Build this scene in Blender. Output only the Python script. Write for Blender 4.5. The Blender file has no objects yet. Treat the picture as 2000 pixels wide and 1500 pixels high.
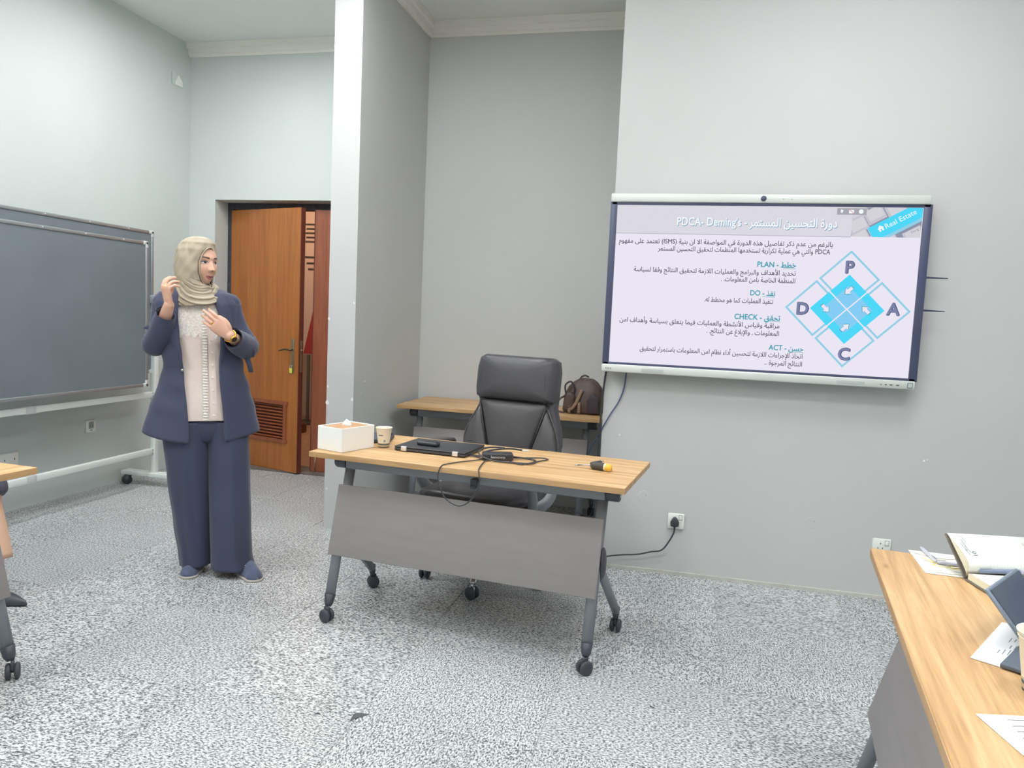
import bpy, bmesh, math, random
import numpy as np
from mathutils import Vector, Matrix, geometry
PI = math.pi
random.seed(7)
S = bpy.context.scene
COL = S.collection

# ------------------------------------------------------------------ camera, world, exposure
CAM_Z, PITCH, ROLL, YAW, FPX = 1.3712, 0.0884, 0.0450, 0.2263, 1447.33
fw = Vector((-math.sin(YAW), math.cos(YAW), 0)); rt = Vector((math.cos(YAW), math.sin(YAW), 0)); upv = Vector((0, 0, 1))
f2 = fw * math.cos(PITCH) - upv * math.sin(PITCH); u2 = upv * math.cos(PITCH) + fw * math.sin(PITCH)
r3 = rt * math.cos(ROLL) + u2 * math.sin(ROLL); u3 = u2 * math.cos(ROLL) - rt * math.sin(ROLL)
cam_data = bpy.data.cameras.new('camera'); cam = bpy.data.objects.new('camera', cam_data); COL.objects.link(cam)
cam_data.sensor_width = 36; cam_data.lens = 36 * FPX / 2000; cam_data.clip_start = .02
cam.matrix_world = Matrix(((r3.x, u3.x, -f2.x, 0), (r3.y, u3.y, -f2.y, 0), (r3.z, u3.z, -f2.z, CAM_Z), (0, 0, 0, 1)))
S.camera = cam
world = bpy.data.worlds.new('world'); S.world = world; world.use_nodes = True
world.node_tree.nodes['Background'].inputs[0].default_value = (.80, .88, 1, 1)
world.node_tree.nodes['Background'].inputs[1].default_value = .5
S.view_settings.view_transform = 'Standard'; S.view_settings.look = 'None'
S.view_settings.exposure = 0.0; S.view_settings.gamma = 1; S.view_settings.use_curve_mapping = False
LAMP = 29.5          # strength of each ceiling panel
WARM_LAMP = 14.0

# ------------------------------------------------------------------ materials
def lin(h):
    h = h.lstrip('#'); out = []
    for i in (0, 2, 4):
        c = int(h[i:i+2], 16) / 255
        out.append(c / 12.92 if c <= .04045 else ((c + .055) / 1.055) ** 2.4)
    return (*out, 1)
MATS = {}
def mat(name, col, rough=.5, metal=0, spec=.5, var=0, scale=8, bump=0, bscale=60, sheen=0, stretch=None, coat=0):
    if name in MATS: return MATS[name]
    m = bpy.data.materials.new(name); m.use_nodes = True; nt = m.node_tree; b = nt.nodes['Principled BSDF']
    c = lin(col) if isinstance(col, str) else col
    b.inputs['Base Color'].default_value = c; b.inputs['Roughness'].default_value = rough; b.inputs['Metallic'].default_value = metal
    b.inputs['Specular IOR Level'].default_value = spec
    if sheen: b.inputs['Sheen Weight'].default_value = sheen
    if coat: b.inputs['Coat Weight'].default_value = coat
    if var or bump:
        tc = nt.nodes.new('ShaderNodeTexCoord'); mp = nt.nodes.new('ShaderNodeMapping'); nt.links.new(tc.outputs['Object'], mp.inputs[0])
        if stretch: mp.inputs['Scale'].default_value = stretch
    if var:
        n = nt.nodes.new('ShaderNodeTexNoise'); n.inputs['Scale'].default_value = scale; n.inputs['Detail'].default_value = 5
        nt.links.new(mp.outputs[0], n.inputs['Vector'])
        r = nt.nodes.new('ShaderNodeValToRGB'); e = r.color_ramp.elements
        e[0].position, e[1].position = .3, .7
        e[0].color = tuple(max(0, v * (1 - var)) for v in c[:3]) + (1,); e[1].color = tuple(min(1, v * (1 + var)) for v in c[:3]) + (1,)
        nt.links.new(n.outputs[0], r.inputs[0]); nt.links.new(r.outputs[0], b.inputs['Base Color'])
    if bump:
        n2 = nt.nodes.new('ShaderNodeTexNoise'); n2.inputs['Scale'].default_value = bscale; n2.inputs['Detail'].default_value = 3
        nt.links.new(mp.outputs[0], n2.inputs['Vector'])
        bp = nt.nodes.new('ShaderNodeBump'); bp.inputs['Strength'].default_value = bump; bp.inputs['Distance'].default_value = .01
        nt.links.new(n2.outputs[0], bp.inputs['Height']); nt.links.new(bp.outputs[0], b.inputs['Normal'])
    MATS[name] = m; return m
def emit(name, col, strength=1.0):
    if name in MATS: return MATS[name]
    m = bpy.data.materials.new(name); m.use_nodes = True; nt = m.node_tree; nt.nodes.clear()
    e = nt.nodes.new('ShaderNodeEmission'); o = nt.nodes.new('ShaderNodeOutputMaterial')
    e.inputs[0].default_value = lin(col) if isinstance(col, str) else col; e.inputs[1].default_value = strength
    nt.links.new(e.outputs[0], o.inputs[0]); MATS[name] = m; return m
def wood(name, c1, c2, c3, rough=.45, axis=0, s=1.0, knots=True, coat=0):
    if name in MATS: return MATS[name]
    m = bpy.data.materials.new(name); m.use_nodes = True; nt = m.node_tree; b = nt.nodes['Principled BSDF']; L = nt.links.new
    tc = nt.nodes.new('ShaderNodeTexCoord'); mp = nt.nodes.new('ShaderNodeMapping'); L(tc.outputs['Object'], mp.inputs[0])
    sc = [9 * s, 9 * s, 9 * s]; sc[axis] = .55 * s; mp.inputs['Scale'].default_value = sc
    n = nt.nodes.new('ShaderNodeTexNoise'); n.inputs['Scale'].default_value = 2.2; n.inputs['Detail'].default_value = 8; n.inputs['Distortion'].default_value = 1.1
    L(mp.outputs[0], n.inputs['Vector'])
    r = nt.nodes.new('ShaderNodeValToRGB'); e = r.color_ramp.elements
    e[0].position, e[0].color = .34, lin(c1); e[1].position, e[1].color = .66, lin(c3); x = e.new(.5); x.color = lin(c2)
    L(n.outputs[0], r.inputs[0])
    mp2 = nt.nodes.new('ShaderNodeMapping'); L(tc.outputs['Object'], mp2.inputs[0]); sc2 = [60 * s] * 3; sc2[axis] = 2.5 * s; mp2.inputs['Scale'].default_value = sc2
    n2 = nt.nodes.new('ShaderNodeTexNoise'); n2.inputs['Scale'].default_value = 3; n2.inputs['Detail'].default_value = 4; L(mp2.outputs[0], n2.inputs['Vector'])
    mx = nt.nodes.new('ShaderNodeMix'); mx.data_type = 'RGBA'; mx.blend_type = 'OVERLAY'; mx.inputs[0].default_value = .28
    L(r.outputs[0], mx.inputs[6]); L(n2.outputs[0], mx.inputs[7])
    out = mx.outputs[2]
    if knots:
        mp3 = nt.nodes.new('ShaderNodeMapping'); L(tc.outputs['Object'], mp3.inputs[0]); sc3 = [14] * 3; sc3[axis] = 4.2; mp3.inputs['Scale'].default_value = sc3
        v = nt.nodes.new('ShaderNodeTexVoronoi'); v.inputs['Scale'].default_value = .8; L(mp3.outputs[0], v.inputs['Vector'])
        r3_ = nt.nodes.new('ShaderNodeValToRGB'); ee = r3_.color_ramp.elements
        ee[0].position, ee[0].color = .03, (.5, .42, .36, 1); ee[1].position, ee[1].color = .11, (1, 1, 1, 1)
        L(v.outputs['Distance'], r3_.inputs[0])
        mx2 = nt.nodes.new('ShaderNodeMix'); mx2.data_type = 'RGBA'; mx2.blend_type = 'MULTIPLY'; mx2.inputs[0].default_value = .7
        L(out, mx2.inputs[6]); L(r3_.outputs[0], mx2.inputs[7]); out = mx2.outputs[2]
    L(out, b.inputs['Base Color']); b.inputs['Roughness'].default_value = rough
    if coat: b.inputs['Coat Weight'].default_value = coat; b.inputs['Coat Roughness'].default_value = .15
    MATS[name] = m; return m
def granite():
    m = bpy.data.materials.new('granite'); m.use_nodes = True; nt = m.node_tree; b = nt.nodes['Principled BSDF']; L = nt.links.new
    tc = nt.nodes.new('ShaderNodeTexCoord'); oi = nt.nodes.new('ShaderNodeObjectInfo')
    mul = nt.nodes.new('ShaderNodeVectorMath'); mul.operation = 'SCALE'; mul.inputs[0].default_value = (37, 53, 19); L(oi.outputs['Random'], mul.inputs['Scale'])
    add = nt.nodes.new('ShaderNodeVectorMath'); add.operation = 'ADD'; L(tc.outputs['Object'], add.inputs[0]); L(mul.outputs[0], add.inputs[1])
    mp = nt.nodes.new('ShaderNodeMapping'); mp.inputs['Scale'].default_value = (1.0, 1.7, 1); L(add.outputs[0], mp.inputs[0])
    n = nt.nodes.new('ShaderNodeTexNoise'); n.inputs['Scale'].default_value = 100; n.inputs['Detail'].default_value = 3; n.inputs['Roughness'].default_value = .62; L(mp.outputs[0], n.inputs['Vector'])
    r = nt.nodes.new('ShaderNodeValToRGB'); e = r.color_ramp.elements
    e[0].position, e[0].color = .36, lin('#474a4d'); e[1].position, e[1].color = .62, lin('#e9eaea')
    x = e.new(.45); x.color = lin('#8e9193'); x = e.new(.525); x.color = lin('#cdd0d0')
    L(n.outputs[0], r.inputs[0])
    n2 = nt.nodes.new('ShaderNodeTexNoise'); n2.inputs['Scale'].default_value = 2.2; n2.inputs['Detail'].default_value = 3; L(add.outputs[0], n2.inputs['Vector'])
    r2 = nt.nodes.new('ShaderNodeValToRGB'); e = r2.color_ramp.elements; e[0].position, e[0].color = .3, (.86, .87, .87, 1); e[1].position, e[1].color = .7, (1.0, 1.0, 1.0, 1)
    L(n2.outputs[0], r2.inputs[0])
    mx = nt.nodes.new('ShaderNodeMix'); mx.data_type = 'RGBA'; mx.blend_type = 'MULTIPLY'; mx.inputs[0].default_value = 1
    L(r.outputs[0], mx.inputs[6]); L(r2.outputs[0], mx.inputs[7])
    mr = nt.nodes.new('ShaderNodeMapRange'); mr.inputs[3].default_value = .94; mr.inputs[4].default_value = 1.0; L(oi.outputs['Random'], mr.inputs[0])
    mx2 = nt.nodes.new('ShaderNodeMix'); mx2.data_type = 'RGBA'; mx2.blend_type = 'MULTIPLY'; mx2.inputs[0].default_value = 1
    L(mx.outputs[2], mx2.inputs[6]); L(mr.outputs[0], mx2.inputs[7])
    L(mx2.outputs[2], b.inputs['Base Color']); b.inputs['Roughness'].default_value = .3; b.inputs['Specular IOR Level'].default_value = .35
    MATS['granite'] = m; return m

# ------------------------------------------------------------------ mesh builder
def frame_to(d):
    d = Vector(d).normalized(); a = Vector((0, 0, 1)) if abs(d.z) < .9 else Vector((1, 0, 0))
    x = a.cross(d).normalized(); return x, d.cross(x)
def smoothpath(pts, n=6):
    P = [Vector(p) for p in pts]; out = []
    if len(P) < 3: return P
    Q = [P[0] * 2 - P[1]] + P + [P[-1] * 2 - P[-2]]
    for i in range(1, len(Q) - 2):
        for k in range(n):
            t = k / n; a, b, c, d = Q[i-1], Q[i], Q[i+1], Q[i+2]
            out.append(.5 * ((2*b) + (c-a)*t + (2*a-5*b+4*c-d)*t*t + (3*b-a-3*c+d)*t**3))
    out.append(P[-1]); return out
def lerp_list(vals, n):
    out = []
    for i in range(n):
        t = i / (n - 1) * (len(vals) - 1); k = min(int(t), len(vals) - 2); out.append(vals[k] + (vals[k+1] - vals[k]) * (t - k))
    return out
class MB:
    def __init__(s): s.v = []; s.f = []; s.sm = []
    def add(s, vs, fs, smooth=False, M=None):
        o = len(s.v)
        s.v += [tuple(M @ Vector(p)) if M else tuple(p) for p in vs]
        s.f += [tuple(i + o for i in f) for f in fs]; s.sm += [smooth] * len(fs); return s
    def box(s, c, d, bev=0, M=None, seg=2):
        x, y, z = (k / 2 for k in d)
        if not bev:
            vs = [(c[0]+i*x, c[1]+j*y, c[2]+k*z) for i in (-1, 1) for j in (-1, 1) for k in (-1, 1)]
            return s.add(vs, [(0,1,3,2),(4,6,7,5),(0,4,5,1),(2,3,7,6),(0,2,6,4),(1,5,7,3)], False, M)
        bm = bmesh.new(); bmesh.ops.create_cube(bm, size=1)
        for v in bm.verts: v.co = Vector((v.co.x*d[0]+c[0], v.co.y*d[1]+c[1], v.co.z*d[2]+c[2]))
        bmesh.ops.bevel(bm, geom=list(bm.edges), offset=bev, segments=seg, profile=.5, affect='EDGES')
        bm.verts.index_update(); s.add([v.co.copy() for v in bm.verts], [[v.index for v in f.verts] for f in bm.faces], seg > 1, M); bm.free(); return s
    def tube(s, pts, r, n=10, caps=True, closed=False, M=None, flat=1.0, smooth=True, up=None):
        P = [Vector(p) for p in pts]; m = len(P); R = lerp_list(list(r), m) if isinstance(r, (list, tuple)) else [r] * m
        vs = []; fs = []
        px = None
        for i in range(m):
            d = (P[(i+1) % m] - P[i-1]) if closed else (P[min(i+1, m-1)] - P[max(i-1, 0)])
            if d.length < 1e-9: d = Vector((0, 0, 1))
            d.normalize()
            if px is None:
                if up: px = (Vector(up) - d * Vector(up).dot(d)).normalized()
                else: px, _ = frame_to(d)
            px = (px - d * px.dot(d)).normalized(); py = d.cross(px)
            for k in range(n):
                a = 2*PI*k/n; vs.append(P[i] + px * (math.cos(a)*R[i]*flat) + py * (math.sin(a)*R[i]))
        for i in range(m if closed else m - 1):
            j = (i + 1) % m
            for k in range(n): fs.append((i*n+k, i*n+(k+1) % n, j*n+(k+1) % n, j*n+k))
        if caps and not closed: fs += [tuple(range(n-1, -1, -1)), tuple((m-1)*n+k for k in range(n))]
        return s.add(vs, fs, smooth, M)
    def lathe(s, prof, n=24, M=None, smooth=True, c=(0, 0, 0), caps=False):
        vs = []; fs = []; m = len(prof)
        for r, z in prof:
            for k in range(n): a = 2*PI*k/n; vs.append((c[0]+r*math.cos(a), c[1]+r*math.sin(a), c[2]+z))
        for i in range(m-1):
            for k in range(n): fs.append((i*n+k, i*n+(k+1) % n, (i+1)*n+(k+1) % n, (i+1)*n+k))
        if caps: fs += [tuple(range(n-1, -1, -1)), tuple((m-1)*n+k for k in range(n))]
        return s.add(vs, fs, smooth, M)
    def cyl(s, a, b, r, n=20, r2=None, M=None): return s.tube([a, b], [r, r2 if r2 is not None else r], n, M=M)
    def prism(s, poly, z0, z1, M=None, smooth=False):
        n = len(poly); vs = [(x, y, z0) for x, y in poly] + [(x, y, z1) for x, y in poly]
        return s.add(vs, [tuple(range(n-1, -1, -1)), tuple(range(n, 2*n))] + [(i, (i+1) % n, n+(i+1) % n, n+i) for i in range(n)], smooth, M)
    def grid(s, fn, nu, nv, cu=False, cv=False, M=None, smooth=True, keep=None):
        vs = [fn(i/(nu if cu else nu-1), j/(nv if cv else nv-1)) for i in range(nu) for j in range(nv)]; fs = []
        for i in range(nu if cu else nu-1):
            for j in range(nv if cv else nv-1):
                q = (i*nv+j, ((i+1) % nu)*nv+j, ((i+1) % nu)*nv+(j+1) % nv, i*nv+(j+1) % nv)
                if keep is None or keep(i, j): fs.append(q)
        return s.add(vs, fs, smooth, M)
    def loft(s, rings, caps=True, M=None, smooth=True):
        n = len(rings[0]); vs = [p for r in rings for p in r]; fs = []
        for i in range(len(rings)-1):
            for k in range(n): fs.append((i*n+k, i*n+(k+1) % n, (i+1)*n+(k+1) % n, (i+1)*n+k))
        if caps: fs += [tuple(range(n-1, -1, -1)), tuple((len(rings)-1)*n+k for k in range(n))]
        return s.add(vs, fs, smooth, M)
    def torus(s, c, R, r, M=None, n=24, k=8, axis=(0, 0, 1)):
        x, y = frame_to(axis); P = [Vector(c) + x*R*math.cos(2*PI*i/n) + y*R*math.sin(2*PI*i/n) for i in range(n)]
        return s.tube(P, r, k, closed=True, M=M)
    def ball(s, c, r, n=16, M=None):
        rr = r if isinstance(r, (tuple, list)) else (r, r, r)
        rings = [[(c[0]+rr[0]*math.sin(PI*i/n)*math.cos(2*PI*k/n), c[1]+rr[1]*math.sin(PI*i/n)*math.sin(2*PI*k/n), c[2]-rr[2]*math.cos(PI*i/n)) for k in range(n)] for i in range(n+1)]
        rings[0] = [(p[0]+1e-5*math.cos(k), p[1]+1e-5*math.sin(k), p[2]) for k, p in enumerate(rings[0])]
        return s.loft(rings, False, M)
    def pad(s, poly, prof, M=None, sub=5):
        """cushion from a convex outline (x, y) puffed along +z; prof = [(scale, z), ...]"""
        n0 = len(poly); P = []
        for i in range(n0):
            a, b = poly[i], poly[(i+1) % n0]
            for k in range(sub): t = k/sub; P.append((a[0]+(b[0]-a[0])*t, a[1]+(b[1]-a[1])*t))
        cx = sum(p[0] for p in P)/len(P); cy = sum(p[1] for p in P)/len(P)
        rings = [[(cx+(p[0]-cx)*k, cy+(p[1]-cy)*k, z) for p in P] for k, z in prof]
        return s.loft(rings, True, M)
    def mesh(s, name):
        me = bpy.data.meshes.new(name); me.from_pydata(s.v, [], s.f); me.update()
        bm = bmesh.new(); bm.from_mesh(me); bmesh.ops.recalc_face_normals(bm, faces=bm.faces[:]); bm.to_mesh(me); bm.free()
        me.polygons.foreach_set('use_smooth', s.sm); me.update(); return me
def obj(name, mb, m, parent=None, loc=None, rot=None):
    me = mb.mesh(name) if isinstance(mb, MB) else mb
    if m: me.materials.clear(); me.materials.append(m)
    o = bpy.data.objects.new(name, me); COL.objects.link(o); o.parent = parent
    if loc: o.location = loc
    if rot: o.rotation_euler = rot
    return o
def tag(o, label, cat, group=None, kind=None):
    o['label'] = label; o['category'] = cat
    if group: o['group'] = group
    if kind: o['kind'] = kind
    return o
def thing(name, label, cat, loc=(0, 0, 0), rz=0, group=None, rot=None):
    o = bpy.data.objects.new(name, None); COL.objects.link(o); o.location = loc; o.rotation_euler = rot or (0, 0, rz); o.empty_display_size = .1
    return tag(o, label, cat, group)
def struct(name, mb, m, parent=None, label=None):
    o = obj(name, mb, m, parent); o['kind'] = 'structure'
    if label: o['label'] = label
    return o
def tree(o):
    out = [o]
    for c in o.children: out += tree(c)
    return out
def copy_tree(o, parent=None):
    c = o.copy(); COL.objects.link(c); c.parent = parent
    for ch in list(KIDS.get(o.name, [])): copy_tree(ch, c)
    return c
KIDS = {}
def index_kids():
    KIDS.clear()
    for o in list(bpy.data.objects):
        if o.parent: KIDS.setdefault(o.parent.name, []).append(o)
def bx(c, d, bev=0, M=None, seg=2): return MB().box(c, d, bev, M, seg)
def T(x, y, z): return Matrix.Translation((x, y, z))
def RX(a): return Matrix.Rotation(a, 4, 'X')
def RY(a): return Matrix.Rotation(a, 4, 'Y')
def RZ(a): return Matrix.Rotation(a, 4, 'Z')
def mark(parent, name, pts, w, m, h=.0004, M=None):
    """thin printed or inked stroke"""
    return obj(name, MB().tube(pts, w, 4, M=M), m, parent)

# ------------------------------------------------------------------ lettering
FORMS = {}
_cp = 0xFE80
for ch, k in zip(list(range(0x621, 0x63B)) + list(range(0x641, 0x64B)), [1,2,2,2,2,4,2,4,2,4,4,4,4,4,2,2,2,2] + [4]*8 + [4]*7 + [2,2,4]):
    FORMS[chr(ch)] = (_cp, k); _cp += k
LAMALEF = {'\u0622': 0xFEF5, '\u0623': 0xFEF7, '\u0625': 0xFEF9, '\u0627': 0xFEFB}
def shape(word):
    """join the Arabic letters of one word and return them in visual order"""
    if not any(c in FORMS for c in word): return word
    chars = [c for c in word if c != '\u064b']; out = []; i = 0; prev = False
    while i < len(chars):
        c = chars[i]
        if c == '\u0644' and i + 1 < len(chars) and chars[i+1] in LAMALEF:
            out.append(chr(LAMALEF[chars[i+1]] + (1 if prev else 0))); prev = False; i += 2; continue
        if c not in FORMS: out.append(c); prev = False; i += 1; continue
        b, k = FORMS[c]; nxt = i + 1 < len(chars) and chars[i+1] in FORMS and chars[i+1] != '\u0621'
        if k == 4: f = 3 if prev and nxt else 2 if nxt else 1 if prev else 0; prev = True
        elif k == 2: f = 1 if prev else 0; prev = False
        else: f = 0; prev = False
        out.append(chr(b + f)); i += 1
    return ''.join(reversed(out))
def visual(line): return ' '.join(shape(w) for w in reversed(line.split(' ')))
def text_mesh(s, bold=0.0):
    """flat lettering filled by winding number, so that overlapping strokes of joined letters stay solid"""
    c = bpy.data.curves.new('t', 'FONT'); c.body = s; c.size = 1; c.resolution_u = 3; c.fill_mode = 'NONE'
    o = bpy.data.objects.new('t', c); COL.objects.link(o)
    dg = bpy.context.evaluated_depsgraph_get(); src = bpy.data.meshes.new_from_object(o.evaluated_get(dg))
    bpy.data.objects.remove(o); bpy.data.curves.remove(c)
    V = np.array([v.co[:2] for v in src.vertices]); E_ = [tuple(e.vertices) for e in src.edges]; bpy.data.meshes.remove(src)
    par = list(range(len(V)))
    def find(i):
        while par[i] != i: par[i] = par[par[i]]; i = par[i]
        return i
    for p, q in E_: par[find(p)] = find(q)
    grp = {}
    for i in range(len(V)): grp.setdefault(find(i), []).append(i)
    loops = [sorted(g) for g in grp.values() if len(g) > 2]
    boxes = sorted(((V[l, 0].min(), V[l, 0].max(), l) for l in loops), key=lambda t: t[0]); clusters = []
    for x0, x1, l in boxes:
        if clusters and x0 <= clusters[-1][0]: clusters[-1][0] = max(x1, clusters[-1][0]); clusters[-1][1].append(l)
        else: clusters.append([x1, [l]])
    vs, fs = [], []
    for _, ls in clusters:
        pts, edges = [], []
        for l in ls:
            k = len(pts); pts += [Vector(V[i]) for i in l]; edges += [(k+i, k+(i+1) % len(l)) for i in range(len(l))]
        ov, oe, of, *_r = geometry.delaunay_2d_cdt(pts, edges, [], 0, 1e-6)
        A = np.array([pts[e[0]] for e in edges]); B = np.array([pts[e[1]] for e in edges]); O = np.array([v[:] for v in ov])
        C = np.array([O[list(f)].mean(0) for f in of]); px, py = C[:, :1], C[:, 1:]
        ay, by = A[:, 1][None], B[:, 1][None]; t = (py-ay)/np.where(by == ay, 1e-12, by-ay); xi = A[:, 0][None] + t*(B[:, 0]-A[:, 0])[None]
        w = (((ay <= py) & (by > py) & (xi > px)).sum(1) - ((by <= py) & (ay > py) & (xi > px)).sum(1))
        k = len(vs); vs += [(p[0], p[1], 0) for p in O]; fs += [tuple(k+i for i in f) for f, ww in zip(of, w) if ww != 0]
    if bold:        # heavier stroke: the letters widened in eight directions
        v0, f0 = vs, fs; vs, fs = [], []
        for k in range(8):
            o_ = len(vs); dx, dy = bold*math.cos(k*PI/4), bold*math.sin(k*PI/4)
            vs += [(x+dx, y+dy, 0) for x, y, _ in v0]; fs += [tuple(o_+i for i in f) for f in f0]
    me = bpy.data.meshes.new('lettering'); me.from_pydata(vs, [], fs); me.update(); return me
def lettering(name, s, m, parent, M, width=None, height=.02, bold=0.0, right=False):
    """flat lettering in the local x-y plane of M; height = size of the letters, width = total length"""
    me = text_mesh(s, bold); xs = [v.co.x for v in me.vertices]; x0, x1 = min(xs), max(xs)
    sy = height / .72; sx = sy if width is None else width / (x1 - x0); W = (x1 - x0) * sx
    for v in me.vertices: v.co = M @ Vector(((v.co.x - x0) * sx - (W if right else 0), v.co.y * sy, 0))
    return obj(name, me, m, parent)

# ------------------------------------------------------------------ the room
XL, XR, YB, YD, YA, YF, ZC = -4.13, 3.6, -2.4, 5.55, 5.35, 4.107, 3.5
M_WHITE = mat('paint_pale', '#ccd3d0', .75, var=.03, scale=1.2, bump=.08, bscale=25)
M_GREY = mat('paint_grey', '#c9cac8', .75, var=.03, scale=1.0, bump=.08, bscale=25)
M_CEIL = mat('ceiling_paint', '#e8eae8', .85, var=.02, scale=1)
M_TRIM = mat('cornice_paint', '#eceae2', .6)
M_GRAN = granite()
M_JOINT = mat('joint_mortar', '#aeb0ae', .8)

fl = struct('floor', bx(((XL+XR)/2, (YB+5.75)/2, -.053), (XR-XL+.4, 5.75-YB+.4, .1)), M_JOINT, label='speckled grey granite tile floor')
TS, GAP = .615, .003
cache = {}
xs = sorted(set([XL] + [x for x in [-1.0 + TS*i for i in range(-6, 9)] if XL + .01 < x < XR] + [XR]))
ys = sorted(set([YB] + [y for y in [3.47 + TS*i for i in range(-11, 5)] if YB + .01 < y < 5.72] + [5.72]))
for i in range(len(xs)-1):
    for j in range(len(ys)-1):
        x0, x1, y0, y1 = xs[i], xs[i+1], ys[j], ys[j+1]
        if x0 > -.42 and y0 > YF: continue
        w, d = round(x1-x0-GAP, 4), round(y1-y0-GAP, 4)
        if (w, d) not in cache:
            me = bx((0, 0, -.004), (w, d, .008), .0012, seg=1).mesh('floor_tile'); me.materials.append(M_GRAN); cache[(w, d)] = me
        o = bpy.data.objects.new('floor_tile', cache[(w, d)]); COL.objects.link(o); o.parent = fl; o.location = ((x0+x1)/2, (y0+y1)/2, .0)
        if abs(w-d) < .001: o.rotation_euler.z = random.choice([0, PI/2, PI])

struct('wall_left', bx((XL-.1, (YB+5.9)/2, ZC/2), (.2, 5.9-YB, ZC+.1)), M_WHITE, label='pale painted wall behind the chalkboard')
DX0, DX1, DH = -3.885, -2.24, 2.245
w = MB().box(((XL+DX0)/2, 5.72, ZC/2), (DX0-XL, .34, ZC)).box(((DX1-2.145)/2, 5.72, ZC/2), (-2.145-DX1, .34, ZC)).box(((DX0+DX1)/2, 5.72, (ZC+DH)/2), (DX1-DX0, .34, ZC-DH))
struct('wall_back', w, M_WHITE, label='pale wall with the recessed wooden double door')
part = struct('wall_partition', bx((-2.055, 5.04, ZC/2), (.18, 1.68, ZC)), M_GREY, label='grey partition pier between door bay and niche')
struct('wall_niche', bx((-1.19, 5.6, ZC/2), (1.55, .5, ZC)), M_GREY, label='grey back wall of the niche')
wfr = struct('wall_front', bx(((-.42+XR)/2, 4.8, ZC/2), (XR+.42, 1.386, ZC)), M_GREY, label='grey wall carrying the interactive display')
struct('wall_right', bx((XR+.1, (YB+5.9)/2, ZC/2), (.2, 5.9-YB, ZC+.1)), M_GREY)
struct('wall_rear', bx(((XL+XR)/2, YB-.1, ZC/2), (XR-XL+.4, .2, ZC+.1)), M_WHITE)
struct('ceiling', bx(((XL+XR)/2, (YB+5.9)/2, ZC+.1), (XR-XL+.4, 5.9-YB+.2, .2)), M_CEIL)
def cornice(name, a, b, n):
    a, b, n = Vector(a), Vector(b), Vector(n); mb = MB()
    prof = [(0, 3.395), (.012, 3.395), (.016, 3.412), (.03, 3.418), (.034, 3.452), (.05, 3.458), (.056, 3.499), (0, 3.499)]
    mb.loft([[a + n*p + Vector((0, 0, z)) for p, z in prof], [b + n*p + Vector((0, 0, z)) for p, z in prof]], smooth=False)
    struct(name, mb, M_TRIM, label='white stepped cornice')
cornice('trim_1', (XL, YD, 0), (-2.145, YD, 0), (0, -1, 0))
cornice('trim_2', (-1.965, YA, 0), (-.42, YA, 0), (0, -1, 0))
cornice('trim_3', (-1.965, 4.2, 0), (-1.965, YA, 0), (1, 0, 0))
struct('baseboard_front', bx(((-.42+XR)/2, YF-.005, .009), (XR+.42, .01, .018)), mat('skirting', '#c9c8c0', .8, var=.15, scale=9), label='thin pale skirting strip')
# flaked plaster on the edges of the pier
M_CHIP = mat('bare_plaster', '#f2f2ee', .9)
def blob(c, r, n=9, seed=0):
    rnd = random.Random(seed); return [(c[0]+r*(.6+.5*rnd.random())*math.cos(2*PI*k/n), c[1]+1.5*r*(.6+.5*rnd.random())*math.sin(2*PI*k/n)) for k in range(n)]
for k, (x, z, r) in enumerate([(-2.139, .80, .011), (-2.137, .9, .006), (-2.14, 1.32, .007), (-1.972, .83, .009), (-1.975, 1.42, .005), (-2.128, .255, .004)]):
    obj('plaster_chip', MB().prism(blob((0, 0), r, seed=k), -.001, .0012, M=T(x, 4.2, z) @ RX(PI/2)), M_CHIP, part)
for k, (x, z, r) in enumerate([(-.321, .755, .004), (1.221, .744, .005), (1.235, .75, .003)]):
    obj('plaster_chip', MB().prism(blob((0, 0), r, seed=40+k), -.001, .0012, M=T(x, YF, z) @ RX(PI/2)), M_CHIP, wfr)
for k, (y, z, r) in enumerate([(4.36, .93, .006), (4.31, .86, .004)]):
    obj('plaster_chip', MB().prism(blob((0, 0), r, seed=20+k), -.001, .0012, M=T(-1.965, y, z) @ RY(PI/2)), M_CHIP, part)

# ------------------------------------------------------------------ ceiling lamps (just above the frame)
M_LAMPF = mat('lamp_frame', '#f2f2f0', .5); M_LAMP = emit('lamp_diffuser', (.97, .985, 1, 1), LAMP)
for x, y, lab in ((-3.0, 4.3, 'over the door bay'), (-1.75, 3.4, 'over the mouth of the niche'), (.75, 2.8, 'in front of the display wall'), (-3.05, 2.35, 'beside the chalkboard'), (-1.0, 1.5, 'over the floor before the desk'),
                  (1.2, 1.5, 'over the right table'), (-3.3, .7, 'over the left table'), (-1.1, .1, 'behind the camera, middle'), (1.3, -.9, 'behind the camera, right'), (-3.3, -1.3, 'behind the camera, left')):
    if True:
        t = thing('ceiling_light', 'square white ceiling light panel ' + lab, 'ceiling light', (x, y, ZC-.022), 0, 'ceiling light panels')
        f = MB()
        for s_ in (-1, 1): f.box((s_*.292, 0, 0), (.016, .6, .04)).box((0, s_*.292, 0), (.568, .016, .04))
        f.box((0, 0, .016), (.57, .57, .006)); obj('frame', f, M_LAMPF, t); obj('diffuser', bx((0, 0, -.008), (.566, .566, .008)), M_LAMP, t)

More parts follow.
